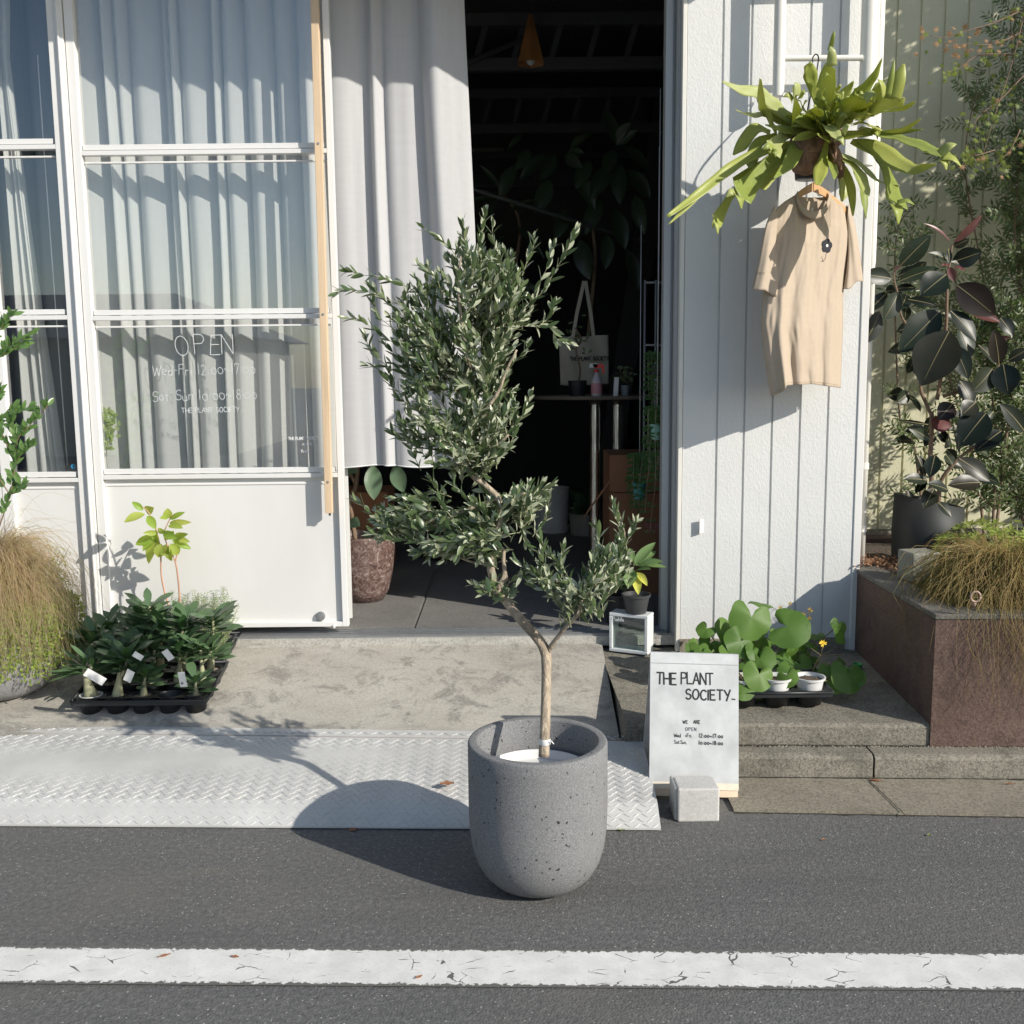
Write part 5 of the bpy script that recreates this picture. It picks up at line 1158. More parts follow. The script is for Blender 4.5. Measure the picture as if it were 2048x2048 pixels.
def whitepot(name, label, c, r, h, mat, soilmat, rimw=.005, cat='plant pot', group=None):
    t = thing(name, label, cat, c, group); g = MB(); g.lathe(c, [(0,0),(r*.74,0),(r*.76,.004),(r*.95,h*.93),(r*1.03,h*.93),(r*1.05,h),(r*.98,h),(r*.94,h*.8),(0,h*.8)], 36); g.build('shell', mat, t, auto=.7)
    g = MB(); g.lathe(c+Vector((0,0,h*.82)), [(0,.003),(r*.5,.004),(r*.93,0)], 20, .1); g.build('soil', soilmat, t); return t
M['potwhite'] = simple('white_plastic', (.72,.72,.71), .35)
fps = {}
fl_lab = {(0,0):'leopard plant at the front left of the tray, half behind the lettered sign',(1,0):'leopard plant in the white pot at the front middle of the tray',(2,0):'leopard plant with a yellow flower stalk in the front right white pot',(0,1):'leopard plant at the back left with brown stems against the pillar',(1,1):'leopard plant at the back middle with the one tallest umbrella leaf',(2,1):'leopard plant at the back right with leaves reaching toward the trough'}
fp_things = {}
for (i,j), lab in fl_lab.items():
    c = Vector((TRX-1.5*cell+(i+.5)*cell, TRY+(j+.5)*cell, TRZ+.028+.05*(j+.5)*cell)); t = thing('leopard_plant', lab, 'plant', c, 'leopard plants in the tray on the step'); fps[(i,j)] = c; fp_things[(i,j)] = (t, MB(), MB())
    g = MB(); r, h = .058, .080; g.lathe(c, [(0,0),(r*.74,0),(r*.76,.004),(r*.95,h*.9),(r*1.06,h*.9),(r*1.08,h),(r*.98,h),(r*.94,h*.8),(0,h*.8)], 36); g.build('pot', M['potwhite'] if j == 0 else M['black'], t, auto=.7)
    g = MB(); g.lathe(c+Vector((0,0,h*.82)), [(0,.003),(r*.5,.004),(r*.93,0)], 20, .1); g.build('soil', M['soil'], t)
# leaves: (pot, joint x,y, tip x,y, radius zoom px, Y)
FL = [((1,1),355,515,350,440,95,4.32,'umb'),((0,1),255,650,215,850,150,4.15,0),((1,1),600,740,810,800,150,4.12,0),((1,0),340,1050,390,1180,105,4.06,0),((0,1),150,880,60,960,110,4.10,0),
 ((1,0),400,960,330,880,90,4.2,0),((1,0),440,1170,470,1240,60,4.03,0),((1,0),640,1190,590,1290,95,4.0,0),((2,0),740,1110,800,1190,120,4.06,0),((2,1),700,980,640,900,100,4.16,0),((2,1),890,820,900,860,55,4.2,0),
 ((2,1),830,900,830,940,60,4.18,0),((2,1),1120,760,1130,900,95,4.12,'fold'),((2,0),1130,1060,1140,1100,40,4.10,0),((2,0),1060,1210,1040,1350,115,3.98,0),((2,0),1190,1200,1190,1340,120,3.96,0),((2,0),1260,1220,1290,1330,70,3.98,0),
 ((0,0),300,1290,310,1400,100,3.98,0),((0,0),180,1250,130,1300,85,4.0,0),((0,0),150,1440,190,1540,85,3.95,0),((0,1),20,780,-60,760,100,4.25,0),((0,1),-150,900,-230,960,75,4.2,0),((0,1),-90,1010,-60,1060,80,4.15,0),((0,1),60,1150,20,1230,85,4.05,0),
 ((0,0),-300,950,-380,990,60,4.1,0),((0,0),110,1180,150,1260,90,4.03,0),((1,1),480,840,440,790,60,4.3,0),((2,0),860,1290,910,1350,60,3.98,0),((1,0),510,1050,560,1100,70,4.1,0),((1,1),560,950,600,900,60,4.2,0),((0,1),-20,900,40,980,90,4.2,0),((1,1),240,950,300,900,70,4.3,0),((2,1),560,1040,600,1120,60,4.08,0)]
FL += [((0,0),330,1200,300,1330,105,3.90,0),((0,0),180,1330,150,1440,80,3.88,0),((1,0),600,1220,640,1320,70,3.92,0),((0,1),-180,760,-250,840,70,4.2,0),((0,1),-260,930,-300,1000,70,4.15,0)]
FRn = random.Random(9)
for _k in range(20):
    _x = FRn.uniform(-260,1000); _y = FRn.uniform(900,1230)
    FL.append(((0 if _x < 280 else 1 if _x < 640 else 2, FRn.choice((0,1))), _x, _y, _x+FRn.uniform(-60,60), _y+FRn.uniform(20,100), FRn.uniform(42,80), FRn.uniform(4.05,4.28), 0))
for pk, x0_, y0_, x1_, y1_, r_, Y_, kind in FL:
    t, gl2, gs2 = fp_things[pk]; a = FZc(x0_,y0_,Y_); b = FZc(x1_,y1_,Y_-.03); d = b-a
    if kind == 'umb': nr = Vector((.1,-.25,1)); d = Vector((-.3,-1,.1))
    elif kind == 'fold': nr = Vector((.7,-.7,.2))
    else: nr = Vector((FRn.uniform(-.5,.6),-1,FRn.uniform(.3,1.2)))
    kidney(gl2, a, d, nr, r_*kF*1.40, FRn.uniform(.04,.13), FRn.uniform(0,6)); nn_ = nr.normalized(); p0_ = fps[pk]+Vector((FRn.uniform(-.02,.02),FRn.uniform(-.02,.02),.06)); gs2.tube(spl([p0_, p0_.lerp(a,.5)-nn_*.03+Vector((0,0,.01)), a-nn_*.03, a-nn_*.003],4), .0022, 5, cap=False)
def daisy(mb, c, r, n=9):
    for k in range(n):
        a = 2*math.pi*k/n+FRn.random(); mb.leaf(c, (math.cos(a),-.3,math.sin(a)), (0,-1,.3), r, r*.38, 'lance', .1, .1, 2)
    mb.lathe(c+Vector((0,-.004,0)), [(0,.002),(r*.3,0),(0,-.002)], 8)
for pk, fl3 in (((2,0),[((1180,1290) and (785,1280),(870,1130),(905,1020),(945,905))]),):
    pass
fy = MB(); t, gl2, gs2 = fp_things[(2,0)]
a = FZc(780,1300,4.03); j1 = FZc(885,1080,4.0); j2 = FZc(925,1015,3.99)
gs2.tube(spl([a,FZc(830,1210,4.02),j1,j2],4), .0028, 6)
for e in ((945,930),(830,950),(1050,960),(1150,1005),(905,1160),(1120,1150)): gs2.tube([j2 if e[1] < 1100 else j1, FZc(*e,3.98)], .0014, 5)
daisy(fy, FZc(945,900,3.97), .017, 10)
fy.build('flower', M['yellow'], t)
fy = MB(); t1 = fp_things[(1,1)][0]; gs3 = fp_things[(1,1)][2]
ffm = leafmat('faded_flower',[(.55,.38,.05),(.35,.22,.08)],None,.7,.2)
for e, rr_ in (((535,565),.016),((820,580),.014),((760,620),.012),((815,660),.012),((625,515),.010)): fy = MB(); daisy(fy, FZc(*e,4.25), rr_, 8); fy.build('flower', ffm, t1); gs3.tube([FZc(650,640,4.26) if e[0] < 700 else FZc(790,760,4.26), FZc(*e,4.255)], .0013, 5)
gs3.tube([FZc(650,900,4.26),FZc(650,640,4.26)], .002, 5); gs3.tube([FZc(760,1000,4.26),FZc(790,760,4.26)], .002, 5)
for t, gl2, gs2 in fp_things.values():
    if gl2.v: gl2.build('foliage', M['farf'], t)
    if gs2.v: gs2.build('stalks', M['stalk'], t)
# small seedling leaves at far left of the tray
# ================================================================= GLASS BLOCK, AGAVE
M['gb'] = glassmat('thick_glass', (.72,.80,.77), .8, .10); M['gbe'] = simple('glass_block_edge', (.80,.82,.81), .25)
gq = G(1218,1302,.245); gr = G(1295,1311,.245); e1 = (gr-gq); s1 = e1.length; e1n = e1.normalized(); e2n = Vector((-e1n.y, e1n.x, 0)); hB = .183; dB = .085
gbk = thing('glass_block', 'square glass block standing on the step with small white Puddle lettering', 'glass block', gq)
g = MB(); U = Vector((0,0,1)); fw = .016
def qbox(a, b, y0, y1, z0, z1): g.obox(gq+e1n*((a+b)/2)+e2n*((y0+y1)/2)+U*((z0+z1)/2), e1n*((b-a)/2), e2n*((y1-y0)/2), U*((z1-z0)/2))
qbox(0,s1,.0,dB,0,fw); qbox(0,s1,0,dB,hB-fw,hB); qbox(0,fw,0,dB,fw,hB-fw); qbox(s1-fw,s1,0,dB,fw,hB-fw)
g.build('rim', M['gbe'], gbk, smooth=False, bevel=.003)
for yy in (.006, dB-.006):
    g = MB(); c_ = gq+e2n*yy; g.add([c_+e1n*fw+U*fw, c_+e1n*(s1-fw)+U*fw, c_+e1n*(s1-fw)+U*(hB-fw), c_+e1n*fw+U*(hB-fw)], [(0,1,2,3)]); g.build('glass_face', M['gb'], gbk, smooth=False)
g = MB(); write(g, 'Puddle', gq+e1n*.018+U*(hB-.036)-e2n*.0005, e1n, U, .018, .0026, .14, .0, nrm=-e2n); g.build('lettering', M['chalk'], gbk, smooth=False)
ac = gq+e1n*(s1*.62)+e2n*(dB*.5)+U*hB
agp = thing('agave_plant', 'broad leaved green succulent in a small dark pot on top of the glass block', 'plant', ac)
g = MB(); pr, ph_ = .062, .088; g.lathe(ac, [(0,0),(pr*.74,0),(pr*.98,ph_*.88),(pr*1.06,ph_*.88),(pr*1.08,ph_),(pr*1.0,ph_),(pr*.95,ph_*.8),(0,ph_*.8)], 40); g.build('pot', simple('worn_black_plastic',(.05,.052,.055),.5,var=.3), agp, auto=.7)
M['agave'] = leafmat('succulent_leaf', [(.12,.20,.07),(.18,.27,.10),(.15,.24,.10)], (.20,.27,.13), .4, .2, .4)
M['agavey'] = leafmat('yellowing_leaf', [(.50,.52,.08),(.58,.56,.12)], None, .45, .3, .4)
def AZ(x, y, d=0): return P(1250+x*.10352, 1000+y*.10352, ac.y+d)
kG = .10352*px(1120,ac.y); cen = (170,1290)
g = MB()
for (x,y), w, d, b0_ in (((590,820),170,.04,(170,1270)),((600,990),150,.10,(220,1270)),((735,1190),150,-.06,(250,1270)),((800,1300),100,-.03,(300,1270)),((500,1340),140,-.10,(200,1370)),((60,1700),220,-.10,(130,1340)),((-200,1700),140,-.06,(60,1350)),((-160,900),130,.05,(90,1200)),((-240,1150),120,.0,(60,1260)),((90,930),120,.06,(140,1200)),((-220,1350),110,-.03,(60,1290)),((350,1000),110,.05,(200,1230))):
    bigleaf(g, AZ(*b0_,0), AZ(x,y,d), w*kG*1.25, .10, .3, Vector((0,-.7,1)))
g.build('foliage', M['agave'], agp)
g = MB(); bigleaf(g, AZ(190,1400,-.02), AZ(260,1830,-.10), 190*kG, .1, .4, Vector((0,-1,.4))); bigleaf(g, AZ(230,1400,-.02), AZ(430,1660,-.09), 150*kG, .1, .4, Vector((.2,-1,.4))); g.build('yellow_leaves', M['agavey'], agp)
# black pot in the corner by the block
bp_ = G(1228,1275,.26); bpt = thing('black_pot', 'tall black nursery pot standing in the shade left of the glass block', 'plant pot', bp_+Vector((.03,.03,0)))
c = bp_+Vector((.035,.08,0)); g = MB(); g.lathe(c, [(0,0),(.055,0),(.075,.19),(.08,.19),(.08,.20),(.072,.20),(.07,.16),(0,.16)], 32); g.build('shell', M['black'], bpt, auto=.7)
g = MB(); 
for k in range(60): p = c+Vector((SR.gauss(0,.03),SR.gauss(0,.03),.2+SR.uniform(0,.1))); g.leaf(p, (SR.uniform(-1,1),SR.uniform(-1,1),.7), (0,-1,1), .05, .02, 'ovate', .1, .2, 2)
g.build('foliage', M['shrubleaf'], bpt)
# ================================================================= INSIDE THE SHOP
IR = random.Random(31)
ln = thing('pendant_lamp', 'faceted copper brown pendant lamp hanging inside the dark doorway', 'lamp', P(1061,80,5.9))
a = P(1061,30,5.9); b = P(1061,128,5.9); k = px(100,5.9); g = MB()
vs = []; 
for z, r in ((a.z,4*k),(b.z,29*k)):
    for i in range(6): an = i*math.pi/3+.5; vs.append((a.x+r*math.cos(an), a.y+r*math.sin(an), z))
g.add(vs, [(i,(i+1)%6,6+(i+1)%6,6+i) for i in range(6)]+[(5,4,3,2,1,0)])
g.build('shade', simple('copper_shade',(.40,.19,.07),.4,.3,var=.15), ln, smooth=False, solid=.004)
g = MB(); g.tube([a, a+Vector((0,0,1.1))], .0025, 5); g.build('cord', M['rubber'], ln)
g = MB(); g.lathe(b+Vector((0,0,.02)), [(0,-.03),(.02,-.02),(.028,.0),(.02,.03),(0,.035)], 16); g.build('bulb', simple('bulb_glass',(.6,.6,.6),.2), ln)
# table with metal legs
TYb = 6.05; tc_ = P(1210,790,TYb)
tb_ = thing('round_table', 'round dark table on shiny steel duct legs inside the doorway', 'table', Vector((tc_.x,tc_.y,FZ)))
g = MB(); g.lathe(tc_, [(0,-.02),(.42,-.02),(.43,-.01),(.43,0),(0,.0)], 48, ay=.7); g.build('table_top', simple('dark_table',(.13,.11,.09),.5), tb_, auto=.7)
for u in (1190,1235):
    p = P(u,900,TYb-.1); g = MB(); n = 26; pts = [Vector((p.x,p.y,FZ+(tc_.z-.02-FZ)*i/n)) for i in range(n+1)]
    g.tube(pts, [.034 if i%5 else .031 for i in range(n+1)], 20); g.build('leg', simple('steel_duct',(.75,.74,.70),.25,1.), tb_)
# tote bag
bg_ = thing('tote_bag', 'pale canvas tote bag with black lettering hanging behind the round table', 'bag', P(1170,720,6.3)); k = px(720,6.3)
M['canvas'] = simple('canvas', (.50,.46,.38), .9, var=.06, vs=12)
g = MB(); 
def totef(s,t):
    u = 1118+(1217-1118)*s+(3*(1-t) if s < .5 else 0); v = 770-(770-672)*t; return P(u, v+2*math.sin(s*5), 6.3-.02*math.sin(math.pi*s)+.008*math.sin(s*15+t*4))
g.grid(totef, 30, 20); g.build('body', M['canvas'], bg_, solid=.003)
g = MB(); g.ribbon([P(1146,674,6.29),P(1154,625,6.29),P(1162,590,6.30),P(1168,562,6.33)], [7*k]*4, cup=0, nx=1); g.build('strap', M['canvas'], bg_)
g = MB(); g.ribbon([P(1187,674,6.29),P(1182,630,6.29),P(1176,595,6.30),P(1171,562,6.33)], [7*k]*4, cup=0, nx=1); g.build('strap', M['canvas'], bg_)
g = MB(); write(g, 'THE PLANT SOCIETY', P(1140,721,6.265), (1,0,0), (0,0,1), 7*k, .0045, .14, 0); g.build('lettering', M['ink'], bg_, smooth=False)
# things on the table
def potd(name, label, c, r, h, mat, taper=.8, cat='plant pot', group=None):
    t = thing(name, label, cat, c, group); g = MB(); g.lathe(c, [(0,0),(r*taper,0),(r,h),(r*.93,h),(r*.9,h*.85),(0,h*.85)], 32); g.build('shell', mat, t, auto=.7); return t
k = px(780,6.0)
cpt = P(1155,795,5.95); pt = potd('black_pot', 'black pot with a thin twisted seedling on the round table', Vector((cpt.x,cpt.y,tc_.z)), 19*k, 30*k, M['black'])
g = MB(); S = spl([Vector((cpt.x,cpt.y,tc_.z+.05)), P(1160,740,5.95), P(1152,700,5.95), P(1162,680,5.95), P(1150,655,5.95)],5); g.tube(S,[.006,]*len(S),5); g.build('stem', M['brownbark'], pt)
g = MB(); 
for _ in range(22): p = P(1152+IR.gauss(0,14), 672+IR.gauss(0,16), 5.95); g.leaf(p, (IR.uniform(-1,1),-.3,IR.uniform(-1,.4)), (0,-1,.4), .035, .014, 'ovate')
g.build('foliage', M['shrubleaf'], pt)
sp_b = thing('spray_bottle', 'spray bottle with red trigger and pink label standing on the round table', 'bottle', P(1193,795,5.8)); c = P(1193,795,5.8); c.z = tc_.z
g = MB(); g.lathe(c, [(0,0),(10*k,0),(10.5*k,3*k),(10.5*k,26*k),(8*k,34*k),(4*k,42*k),(3.5*k,48*k),(0,48*k)], 24); g.build('body', simple('clear_plastic',(.55,.50,.52),.25), sp_b)
g = MB(); g.lathe(c+Vector((0,0,5*k)), [(10.8*k,0),(10.8*k,20*k)], 24); g.build('label', simple('pink_label',(.50,.22,.25),.6), sp_b)
g = MB(); z = 52*k; g.lathe(c+Vector((0,0,46*k)), [(4.5*k,0),(4.5*k,5*k),(0,5*k)], 16); g.obox(c+Vector((3*k,0,z+6*k)), (10*k,0,0), (0,3*k,0), (-2*k,0,4*k)); g.obox(c+Vector((13*k,0,z-1*k)), (2*k,0,2*k), (0,2*k,0), (0,0,8*k)); g.build('trigger', simple('red_plastic',(.75,.04,.04),.35), sp_b, smooth=False, bevel=.001)
g = MB(); g.obox(c+Vector((-6*k,0,z+7*k)), (8*k,0,0), (0,3*k,0), (1*k,0,4*k)); g.build('nozzle', M['white'], sp_b, smooth=False, bevel=.001)
c = P(1232,795,5.8); c.z = tc_.z; tg = thing('card_tag', 'small white printed card standing on the round table right of the spray bottle', 'card', c)
g = MB(); g.obox(c+Vector((0,0,18*k)), (4.5*k,0,0), (0,.001,0), (k,0,18*k)); g.build('card', M['white'], tg, smooth=False)
c = P(1250,795,5.85); c.z = tc_.z; potd('small_pot', 'small grey pot with a bushy plant at the right end of the round table', c, 9*k, 20*k, simple('grey_pot',(.25,.27,.27)))
tq = bpy.data.objects[-1] if False else None
g = MB()
for _ in range(40): g.leaf(c+Vector((IR.gauss(0,.03),IR.gauss(0,.02),24*k+IR.uniform(0,.09))), (IR.uniform(-1,1),-.3,IR.uniform(-.2,1)), (0,-1,.4), .03, .012, 'ovate')
sm_ = [o for o in bpy.data.objects if o.name == 'small_pot'][0]; g.build('foliage', M['shrubleaf'], sm_)
# big pots on the floor
c = P(1100,1095,6.3); c.z = FZ; k6 = px(1000,6.3); c = G(1102,1062,FZ); k6 = px(1030,c.y)
wp = thing('white_pot', 'large white ceramic pot on a white saucer on the shop floor', 'plant pot', c)
g = MB(); g.lathe(c, [(0,.02),(34*k6,.02),(37*k6,88*k6),(34*k6,88*k6),(32*k6,20*k6),(0,20*k6)], 48); g.build('shell', M['potwhite'], wp, auto=.7)
g = MB(); g.lathe(c, [(0,0),(35*k6,0),(38*k6,12*k6),(36*k6,12*k6),(34*k6,3*k6),(0,3*k6)], 48); g.build('saucer', M['potwhite'], wp, auto=.7)
c = G(1172,1068,FZ); gp_ = potd('grey_pot', 'grey pot with big ribbed leaves right of the white ceramic pot', c, 33*k6, 42*k6, simple('stone_grey',(.34,.33,.31),.7), .9)
g = MB()
for i in range(26):
    an = IR.uniform(0,6.28); o_ = c+Vector((0,0,42*k6)); tip = o_+Vector((math.cos(an)*IR.uniform(.05,.16), math.sin(an)*.12, IR.uniform(.02,.2))); bigleaf(g, o_, tip, .06, .3, .3)
g.build('foliage', leafmat('calathea_leaf',[(.03,.07,.03),(.06,.12,.05)],None,.4,.1), gp_)
# cardboard boxes
M['card'] = simple('cardboard', (.30,.14,.07), .8, var=.08, vs=3)
bx = thing('cardboard_box', 'tall brown cardboard box standing inside by the right door jamb', 'box', P(1300,1100,5.35))
q0 = G(1213,1178,FZ); q1 = P(1213,905,5.5)
x0 = P(1219,1000,5.5).x; x1 = P(1330,1000,5.5).x; zt_ = P(1250,910,5.5).z; zm = P(1250,985,5.5).z
g = MB(); g.box(x0,x1+.2,5.5,5.9,FZ,zm-.003); g.build('lower_box', M['card'], bx, smooth=False, bevel=.003)
g = MB(); g.box(x0+.002,x1+.2,5.503,5.9,zm,zt_); g.build('upper_box', M['card'], bx, smooth=False, bevel=.003)
g = MB(); pA = P(1218,965,5.45); pB = P(1170,1030,5.45); g.obox((pA+pB)/2, (pB-pA)*.5, Vector((.02,0,.035)), Vector((0,.002,0))); g.build('flap', M['card'], bx, smooth=False)
g = MB(); write(g, 'THE PLANT', P(1289,1056,5.498), (1,0,0), (0,0,1), .022, .003, .15, 0); write(g, 'SOCIETY', P(1293,1066,5.498), (1,0,0), (0,0,1), .018, .003, .15, 0); g.build('printed_lettering', simple('pink_print',(.60,.22,.28),.8), bx, smooth=False)
# hanging mint pots near the jamb
def hang(name, label, u, v, Y, r, h, mat, drop, n, up=0):
    c = P(u, v, Y); t = thing(name, label, 'hanging plant', c); g = MB(); g.lathe(c, [(0,-h),(r*.75,-h),(r*.98,-.1*h),(r*1.06,-.1*h),(r*1.06,0),(r*.95,0),(r*.9,-h*.8)], 28); g.build('pot', mat, t, auto=.7)
    g = MB(); g.tube([c+Vector((0,0,0)), c+Vector((0,0,1.3))], .0018, 4); g.build('string', M['chalk'], t)
    g = MB(); gs = MB()
    for i in range(n):
        an = IR.uniform(0,6.28); x = IR.uniform(.02,.09)-.05; S = spl([c, c+Vector((x*.6+math.cos(an)*.04, math.sin(an)*.04-.02, .05+up)), c+Vector((x-.03, math.sin(an)*.07-.03, -drop*IR.uniform(.2,1)+up))], 8)
        gs.tube(S, .0014, 4, cap=False)
        for p in S[3:]:
            for sg in (1,-1): g.leaf(p, (sg,-.2,IR.uniform(-.3,.3)), (0,-1,.5), .03, .013, 'lance', .1, .2, 2)
    gs.build('stems', M['twig'], t); g.build('foliage', leafmat('trailing_leaf_'+str(u), [(.06,.13,.03),(.11,.21,.05)],None,.45,.3), t)
M['mint'] = simple('mint_plastic', (.28,.55,.45), .4)
hang('hanging_pot', 'pale mint hanging pot partly hidden by the right door jamb with trailing leaves', 1314, 848, 5.0, .035, .075, M['mint'], .55, 12, .02)
hang('hanging_pot', 'teal hanging pot with leafy plant in front of the cardboard box', 1279, 965, 5.3, .035, .085, simple('teal_plastic',(.06,.38,.38),.4), .25, 14, .10)
hang('hanging_pot', 'leafy hanging plant high beside the right door jamb above the mint pot', 1316, 730, 5.1, .04, .06, M['black'], .35, 9, .0)
# big glazed pot left with rubber tree
g0 = G(735,1215,FZ); k7 = px(1150,g0.y+.2); c = Vector((P(722,1150,g0.y+.12).x, g0.y+.20, FZ)); r7 = 63*k7; h7 = 132*k7
bp = thing('glazed_pot', 'large mottled brown glazed pot standing just inside the doorway', 'plant pot', c)
m, nt, b = newmat('mottled_glaze'); co = tc(nt)
col = ramp(nt, noi(nt, co, 28, 8, .8, 1.5), [(.38,(.05,.028,.025)),(.52,(.16,.10,.085)),(.66,(.42,.37,.35))]); nt.links.new(col, b.inputs['Base Color']); b.inputs['Roughness'].default_value = .4; bump(nt, b, noi(nt, co, 50, 6, .8), .5, .006); M['glaze'] = m
g = MB(); g.lathe(c, [(0,0),(r7*.62,0),(r7*.80,h7*.15),(r7*.95,h7*.45),(r7*1.02,h7*.8),(r7*1.0,h7*.97),(r7*1.0,h7),(r7*.90,h7),(r7*.90,h7*.9),(r7*.88,h7*.6)], 64); g.build('shell', M['glaze'], bp)
g = MB(); g.lathe(c+Vector((0,0,h7*.72)), [(0,0),(r7*.88,0)], 40); g.build('inner_pot_cover', M['white'], bp)
rt_ = thing('rubber_tree', 'leafy indoor tree growing from the mottled glazed pot behind the curtain hem', 'plant', c+Vector((0,0,h7*.72)))
cy = c.y; g = MB(); S = spl([c+Vector((-.03,0,h7*.7)), P(706,1050,cy), P(700,1000,cy), P(712,970,cy), P(716,900,cy)],5); g.tube(S, [.013]*len(S), 8); S = spl([P(712,970,cy),P(690,930,cy),P(670,915,cy)],4); g.tube(S,[.01]*len(S),8); g.build('trunk', M['brownbark'], rt_)
g = MB(); 
for (x0,y0,x1,y1,w) in ((745,930,748,1000,36),(790,930,808,985,34),(700,1040,720,1052,24),(690,935,715,945,24),(720,880,700,940,34),(760,860,735,935,34)): bigleaf(g, P(x0,y0,cy-.05), P(x1,y1,cy-.08), w*px(950,cy), .1, .2)
g.build('foliage', leafmat('rubber_green',[(.09,.15,.09),(.13,.20,.12)],None,.3,.1), rt_)
bxl = thing('cardboard_box', 'brown cardboard box on the floor behind the glazed pot', 'box', Vector((P(730,1050,6.2).x,6.3,FZ)))
g = MB(); xa = P(680,1000,6.2).x; xb = P(775,1000,6.2).x; g.box(xa,xb,6.2,6.6,FZ,P(730,985,6.2).z); g.build('box', M['card'], bxl, smooth=False, bevel=.004)
# wicker tray low on the floor
wt = thing('wicker_tray', 'flat wicker tray with light edge pieces on the shop floor behind the olive trunk', 'tray', G(905,1130,FZ)); cw_ = G(915,1115,FZ); g = MB(); kk_ = px(1110,cw_.y)
g.tube([cw_+Vector((70*kk_*math.cos(i*.1309), 60*kk_*math.sin(i*.1309), .045)) for i in range(49)], .009, 8); g.build('rim', simple('wicker',(.30,.22,.12),.7,var=.5,vs=40), wt)
g = MB(); g.lathe(cw_, [(0,.02),(66*kk_,.02),(70*kk_,.045)], 48, ay=.86); g.build('base', simple('dark_wicker',(.08,.06,.04),.8), wt)
# indoor foliage silhouettes
def indoor(name, label, stem, leaves, Y, w0, mat):
    t = thing(name, label, 'plant', P(*stem[0],Y)); g = MB(); S = spl([P(u,v,Y) for u,v in stem],5); g.tube(S, [.018-.010*i/len(S) for i in range(len(S))], 7); g.build('stem', M['brownbark'], t)
    g = MB()
    for (x0,y0,x1,y1,w) in leaves: bigleaf(g, P(x0,y0,Y-.02), P(x1,y1,Y-.08), w*px(400,Y), .12, .25)
    g.build('foliage', mat, t)
M['indoor'] = leafmat('indoor_leaf', [(.03,.05,.03),(.05,.08,.04)], None, .35, .1)
LVs = [(1230,285,1210,218,26),(1232,280,1262,245,22),(1232,290,1275,260,20),(1228,300,1212,350,30),(1245,292,1300,345,28),(1140,300,1182,268,26),(1135,305,1168,306,20),(1130,310,1165,335,24),(1220,330,1180,400,34),(1240,330,1240,410,34),(1255,340,1300,400,34),(1180,320,1150,380,28),(1150,340,1190,420,30),
 (1200,400,1170,470,34),(1230,420,1250,500,34),(1270,390,1290,470,30),(1110,310,1080,360,28),(1090,310,1040,360,26),(1060,300,1030,340,24),(1045,268,1015,300,12),(1030,330,1000,400,30),(1100,360,1070,430,34),(1130,420,1110,480,30),(1255,500,1275,580,30),(1160,480,1180,560,40),(1215,470,1210,540,30)]
indoor('indoor_fig_tree', 'tall broad leaved indoor tree in the dark centre of the doorway', [(1170,760),(1180,640),(1190,520),(1185,430),(1200,380)], LVs, 6.9, 1, M['indoor'])
indoor('indoor_palm', 'dim thin leaved plant deep in the shop left of the fig tree', [(1010,800),(1020,600),(1040,450),(1000,380)], [(1000,380,960,330,14),(1000,380,980,440,14),(1020,420,1080,400,14),(1030,450,1090,520,16),(1010,470,960,540,16),(1020,520,1060,600,18),(1000,560,950,620,16),(1000,400,940,400,12),(1030,560,1100,590,14)], 7.4, 1, M['indoor'])
sf = thing('shelf_stand', 'thin pale metal plant stand just inside the right door jamb', 'stand', P(1300,640,5.6)); g = MB()
for u in (1290,1312): p = P(u,600,5.6); g.tube([Vector((p.x,5.6,FZ)), P(u,560,5.6)], .006, 6)
for v in (565,690): g.tube([P(1288,v,5.6), P(1330,v,5.6)], .006, 6)
g.build('frame', simple('grey_stand',(.35,.36,.36),.5), sf)
# ================================================================= LEFT SIDE PLANTS
M['bowl'] = mk_concrete('cement_bowl', (.27,.27,.28), (.35,.35,.36), (.18,.18,.18), .15, .3)
lc = Vector((P(-5,1330,4.25).x, 4.28, .185)); bw = thing('cement_planter', 'round light grey cement planter under the tan grass at the left edge', 'plant pot', lc)
g = MB(); g.lathe(lc, [(0,0),(.14,.0),(.19,.03),(.235,.09),(.262,.18),(.268,.30),(.268,.40),(.25,.40),(.245,.36),(0,.36)], 64); g.build('shell', M['bowl'], bw)
gcL = lc+Vector((.0,-.02,.38))
tL, _, _ = tussock('tan_grass', 'dense tan fountain grass drooping over the grey cement planter', gcL, 2900, .28, .32, M['grassL'], .26, 8, .0022, (.01,-.03))
rL = random.Random(12); g = MB()
for k in range(70):
    az = rL.uniform(math.pi*.9, math.pi*2.15); d = Vector((math.cos(az),math.sin(az)*.6,0)); L = rL.uniform(.3,.52)
    p = [gcL, gcL+d*.06+Vector((0,0,.25)), gcL+d*L*.5+Vector((0,0,.38+rL.uniform(-.08,.12))), gcL+d*L+Vector((0,0,.22+rL.uniform(-.15,.2)))]; g.blade(spl(p,5), .0016)
g.build('long_blades', M['grassL'], tL)
